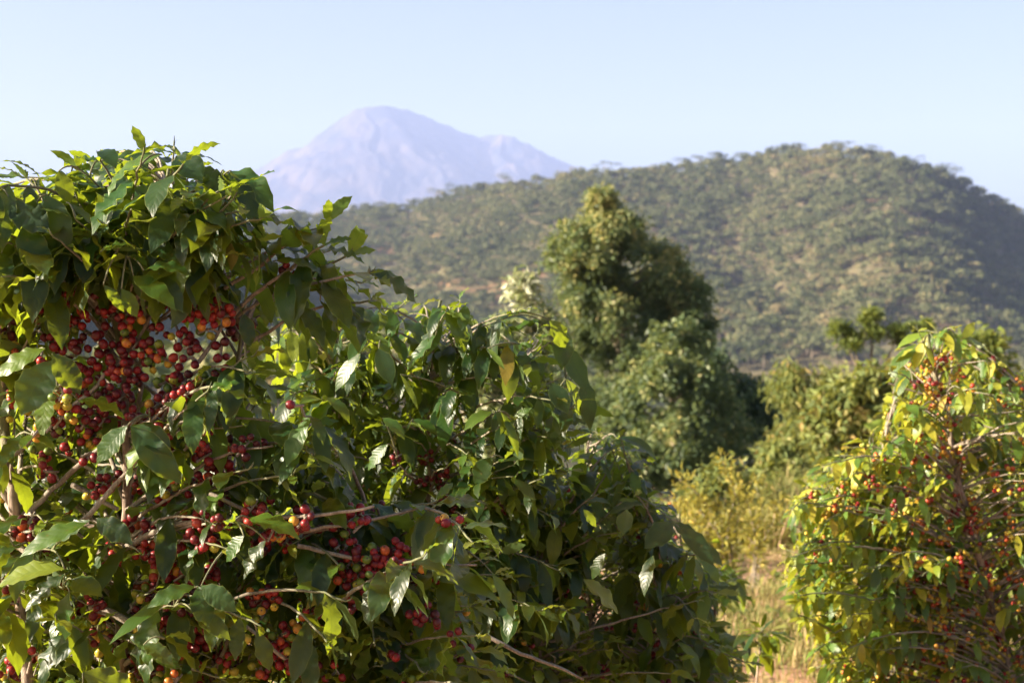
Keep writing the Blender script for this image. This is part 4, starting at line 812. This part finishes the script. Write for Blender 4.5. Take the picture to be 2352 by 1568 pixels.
# flat topped tree: four separate tufts on thin stems
def flat_tree():
    d = 26; foot = at(2000, 960, d); foot[2] = float(gz(foot[0], foot[1]))-.1
    e = empty('flat_topped_tree', foot+[0, 0, .1], 'slender tree with flat green tufts on bare pale stems in front of the hill', 'tree')
    a = Acc(); J = at(1999, 900, d); a.add(*tube(resample(np.array([foot, at(2010, 985, d), J]), .2)[0], .035, 7)); a.build('trunk', M['tbark'], e)
    ac = Acc()
    for (cx, cy, rx, ry, n) in [(1932, 765, 30, 22, 90), (1955, 790, 26, 12, 50), (2012, 738, 40, 24, 110), (2000, 770, 22, 10, 30), (2062, 765, 24, 24, 70), (2110, 752, 30, 16, 60)]:
        po = [(cx+rx*math.cos(t), cy+ry*math.sin(t)) for t in np.linspace(0, 6.28, 12, endpoint=False)]
        P, Q, tn = crown_pts(po, d+R.uniform(-.4, .4), int(n*.34), .06, 30, .8, min(rx, ry)*.6)
        b = bez(J, (J+at(cx, cy+30, d))/2+[0, 0, .0], P.mean(0), 10); a = Acc(); a.add(*tube(b, np.linspace(.024, .01, 10), 6, .05)); a.build('limb', M['tbark'], e)
        m = len(Q); ac.add(*small_leaves(Q, rdir(m), rdir(m)+[0, 0, 1.2], .09*R.uniform(.6, 1.3, m), .04*np.ones(m), np.clip(R.beta(2, 2, m)+tn, 0, 1)))
    ac.build('crown', M['acac'], e, False)
flat_tree()
tree('leafy_tree', 'bright olive green tree top behind the tip of the sunlit coffee shrub', 'tree', [(2190, 800), (2230, 780), (2270, 800), (2310, 850), (2320, 930), (2290, 1000), (2180, 1000), (2170, 900)], 19, 'acac', [(2240, 860), (2245, 960), (2250, 1100)], 240, .10, 26, .15, .07, .3, lambda P: .15, 12, .06, depthk=.8, rcap=80)

# banana plants at the right edge and behind
def banana(label, px, py, d, lv, h=1.6):
    foot = at(px, py, d); foot[2] = float(gz(foot[0], foot[1]))-.05
    e = empty('banana_plant', foot+[0, 0, .05], label, 'plant', 'banana plants'); a = Acc()
    top = at(px, py, d); a.add(*tube(resample(np.array([foot, (foot+top)/2+[.02, 0, 0], top]), .15)[0], .07, 8)); a.build('stem', M['banana'], e)
    for (bx, by, tx, ty, w, K) in lv:
        A_ = at(bx, by, d); B = at(tx, ty, d+R.uniform(-.3, .3)); c = B-A_
        n = UP*.5+np.array([.2, -1, 0])
        V, Q, D = leaf_geo(A_[None], c[None], n[None], np.array([np.linalg.norm(c)*1.05]), np.array([w]), np.array([K]), np.array([R.random()]), 16, 6, .1, .3, np.array([.1]))
        b = Acc(); b.add(V, Q, D); b.build('leaf', M['banana'], e)
banana('banana plant with broad pale green blades at the right edge of the picture', 2290, 1010, 8.5, [(2290, 1000, 2390, 860, .22, .3), (2290, 1000, 2258, 890, .13, .3), (2285, 1000, 2200, 930, .15, .7), (2295, 1000, 2420, 960, .22, .8)])
banana('banana plant with low spreading blades behind the sunlit coffee shrub', 2090, 1040, 9.5, [(2090, 1030, 1985, 975, .18, .8), (2090, 1030, 2070, 950, .16, .4), (2090, 1030, 2160, 960, .16, .7), (2090, 1030, 2130, 1000, .15, .9)])

# ---------------------------------------------------------------- grasses
def blades(n, xr, yr, hfun, wmul, tone, lean=.35, name='grass', label='', mat='grass', mask=None, wind=0.):
    x = R.uniform(*xr, n); y = R.uniform(*yr, n)
    if mask is not None:
        k = mask(x, y); x, y = x[k], y[k]
    m = len(x); h = hfun(x, y)*R.uniform(.5, 1.15, m); P = np.stack([x, y, gz(x, y)-.01], -1)
    a = R.random(m)*6.28; ln = np.abs(R.normal(0, lean, m)); D = np.stack([np.cos(a)*ln+wind, np.sin(a)*ln, np.ones(m)], -1)
    Nn = np.stack([np.cos(a), np.sin(a), np.full(m, .3)], -1)
    V, Q, A = leaf_geo(P, D, -Nn, h, np.full(m, wmul)*R.uniform(.6, 1.4, m), -R.uniform(.2, 1.4, m)*-1, np.clip(R.beta(2, 2, m)+tone(x, y), 0, 1), 4, 2, .02, .3)
    o = link(name, make_mesh(name, V, Q, A, True, [M[mat]])); tag(o, label, name.replace('_', ' '), None, 'stuff')
pathx = lambda y: .185*y
blades(26000, (.6, 4.0), (6.6, 11.8), lambda x, y: .05+.15*sstep(.45, .7, fbm(x*1.7, y*1.7, 3, 8)), .006, lambda x, y: .12+.5*(fbm(x*1.1, y*1.1, 2, 14)-.5), .5, 'grass', 'short dry yellow and orange grass on the path',
       mask=lambda x, y: (fbm(x*1.5, y*1.5, 3, 18) > np.where((y > 8.6) & (np.abs(x-pathx(y)) < .6), .56, .40)))
blades(19000, (.9, 4.3), (10.9, 15.5), lambda x, y: .10+.55*fbm(x*1.3, y*1.3, 3, 12)**1.3+.34*sstep(2.0, 2.7, x), .009, lambda x, y: -.05+1.2*(fbm(x*1.6, y*1.6, 2, 24)-.5), .5, 'tall_grass', 'tall green and straw coloured grass at the end of the path',
       mask=lambda x, y: y > 10.9+1.8*fbm(x*1.4, y*.2, 3, 33)*(1-.6*(x > 2.6)))
blades(9000, (-4, 9), (15.5, 24), lambda x, y: .12+.35*fbm(x*.5, y*.5, 3, 12)**1.5, .012, lambda x, y: .0*x, .3, 'rough_grass', 'rough dry grass on the slope beyond the path')
blades(12000, (-2.5, 3.2), (2.0, 7.0), lambda x, y: .06+.1*fbm(x*2, y*2, 2, 5), .005, lambda x, y: 0*x, .5, 'weeds', 'low weeds growing under the coffee shrubs')
# fallen leaves on the path and low broad-leaved weeds along its edges
m = 900; x = R.uniform(.8, 3.2, m); y = R.uniform(6.8, 12, m); P = np.stack([x, y, gz(x, y)+.012], -1); D = rdir(m); D[:, 2] *= .15
V, Q, A = leaf_geo(P, D, rdir(m)*.3+UP, R.uniform(.05, .11, m), R.uniform(.02, .045, m), R.uniform(-.8, .8, m), R.uniform(.3, 1, m), 4, 2, .1, .3)
tag(link('leaf_litter', make_mesh('leaf_litter', V, Q, A, True, [M['grass']])), 'brown fallen leaves lying on the reddish path', 'leaf litter', None, 'stuff')
m = 5200; x = R.uniform(.7, 3.6, m); y = R.uniform(7.2, 12.6, m); e_ = np.abs(x-pathx(y)); k = (fbm(x*2.2, y*2.2, 3, 71) > .66-.28*sstep(.2, .8, e_)); x, y = x[k], y[k]; m = len(x)
a_ = R.random(m)*6.28; P = np.stack([x, y, gz(x, y)+R.uniform(.0, .22, m)*fbm(x*3, y*3, 2, 6)*2], -1)
V, Q, A = leaf_geo(P, np.stack([np.cos(a_), np.sin(a_), R.uniform(.1, 1.2, m)], -1), np.stack([0*a_, 0*a_, 1+0*a_], -1)+rdir(m)*.3, R.uniform(.05, .12, m), R.uniform(.02, .05, m), R.uniform(.2, 1.2, m), np.clip(R.beta(2, 2, m)-.1, 0, 1), 4, 2, .1, .3)
tag(link('low_weeds', make_mesh('low_weeds', V, Q, A, True, [M['yell']])), 'low leafy weeds along the edges of the path', 'weeds', None, 'stuff')
# feathery yellow weeds arching over the dark shrub
def feathery(label, foot_px, stems, d):
    f = at(foot_px[0], foot_px[1], d); f[2] = float(gz(f[0], f[1]))-.03; e = empty('feathery_weed', f+[0, 0, .03], label, 'weed', 'feathery weeds'); ac = Acc()
    for pts in stems:
        P = np.array([f*[1, 1, 0]+[R.normal(0, .05), 0, f[2]]]+[at(x, y, d+R.uniform(-.2, .2)) for x, y in pts]); t = np.linspace(0, 1, 26)
        Q, L = resample(P, .06); n = len(Q)
        a = Acc(); a.add(*tube(Q, np.linspace(.007, .002, n), 5)); a.build('stem', M['twig'], e)
        T = nrm(np.gradient(Q, axis=0)); i = np.repeat(np.arange(n//3, n), 16); m = len(i)
        Pp = Q[i]+R.normal(0, .02, (m, 3)); D = rdir(m)+T[i]*.6
        ac.add(*small_leaves(Pp+D*.02, D, rdir(m)+UP, .055*R.uniform(.5, 1.4, m), .016*np.ones(m), np.clip(R.beta(2, 2, m), 0, 1)))
    ac.build('foliage', M['feather'], e, False)
feathery('arching feathery yellow weed leaning over the dark lower shrub', (1660, 1350), [[(1650, 1250), (1640, 1180), (1600, 1130), (1560, 1100)], [(1670, 1220), (1690, 1130), (1660, 1060)], [(1640, 1250), (1610, 1200), (1560, 1190)], [(1660, 1240), (1600, 1160), (1550, 1150)], [(1650, 1260), (1630, 1220), (1570, 1235)],
         [(1680, 1240), (1700, 1180), (1690, 1110)], [(1640, 1260), (1600, 1230), (1545, 1215)]], 9.0)
feathery('upright feathery weed with pale stems beside the tall grass', (1740, 1340), [[(1735, 1230), (1720, 1160), (1700, 1130)], [(1745, 1240), (1750, 1160), (1735, 1110)], [(1740, 1260), (1700, 1210), (1670, 1190)], [(1750, 1250), (1780, 1190), (1790, 1150)], [(1745, 1260), (1720, 1230), (1690, 1220)]], 10.0)

# ---------------------------------------------------------------- haze
def haze():
    x0, x1, y0, y1, z0 = -4600, 4600, -500, 11700, -340.; z1_ = 1760.
    V = np.array([[x, y, z] for z in (z0, z1_) for y in (y0, y1) for x in (x0, x1)], float)
    Fq = np.array([[0, 2, 3, 1], [4, 5, 7, 6], [0, 1, 5, 4], [2, 6, 7, 3], [0, 4, 6, 2], [1, 3, 7, 5]])
    m, nt = newmat('haze'); o = N_(nt, 'ShaderNodeOutputMaterial'); p = N_(nt, 'ShaderNodeVolumePrincipled')
    p.inputs['Color'].default_value = (.475, .59, 1.0, 1); p.inputs['Density'].default_value = .86e-4; p.inputs['Anisotropy'].default_value = .0
    nt.links.new(p.outputs[0], o.inputs['Volume'])
    h = link('haze', make_mesh('haze', V, Fq, None, False, [m])); tag(h, 'pale blue haze filling the valley air', 'haze', None, 'stuff')
haze()

# ---------------------------------------------------------------- light, camera
sc_ = bpy.context.scene
EL, AZ = math.radians(21), math.radians(-99)       # AZ measured from +Y towards +X
w = bpy.data.worlds.new('World'); sc_.world = w; w.use_nodes = True; nt = w.node_tree; bg = nt.nodes['Background']
sky = nt.nodes.new('ShaderNodeTexSky'); sky.sky_type = 'NISHITA'; sky.sun_disc = False; sky.sun_elevation = EL; sky.sun_rotation = AZ; sky.air_density = 1.0; sky.dust_density = 5.0; sky.ozone_density = 1.0
nt.links.new(sky.outputs[0], bg.inputs[0]); bg.inputs[1].default_value = .05
sd = bpy.data.lights.new('sun', 'SUN'); sd.energy = 5.0; sd.angle = math.radians(.5); sd.color = (1, .87, .68)
so = bpy.data.objects.new('sun', sd); col.objects.link(so)
from mathutils import Vector
sv = Vector((math.sin(AZ)*math.cos(EL), math.cos(AZ)*math.cos(EL), math.sin(EL)))
so.rotation_euler = sv.to_track_quat('Z', 'Y').to_euler(); so.location = (-20, 0, 20)
cd = bpy.data.cameras.new('camera'); cam = bpy.data.objects.new('camera', cd); col.objects.link(cam); sc_.camera = cam
cam.location = (0, 0, CZ); cam.rotation_euler = (math.pi/2, 0, 0); cd.lens = 50; cd.sensor_width = 36; cd.clip_end = 60000; cd.clip_start = .05
cd.dof.use_dof = True; cd.dof.focus_distance = 2.6; cd.dof.aperture_fstop = 6.6
vs = sc_.view_settings; vs.view_transform = 'Standard'; vs.look = 'None'; vs.exposure = 2.22; vs.gamma = 1
sc_.cycles.volume_bounces = 1; sc_.cycles.max_bounces = 6; sc_.cycles.transparent_max_bounces = 8
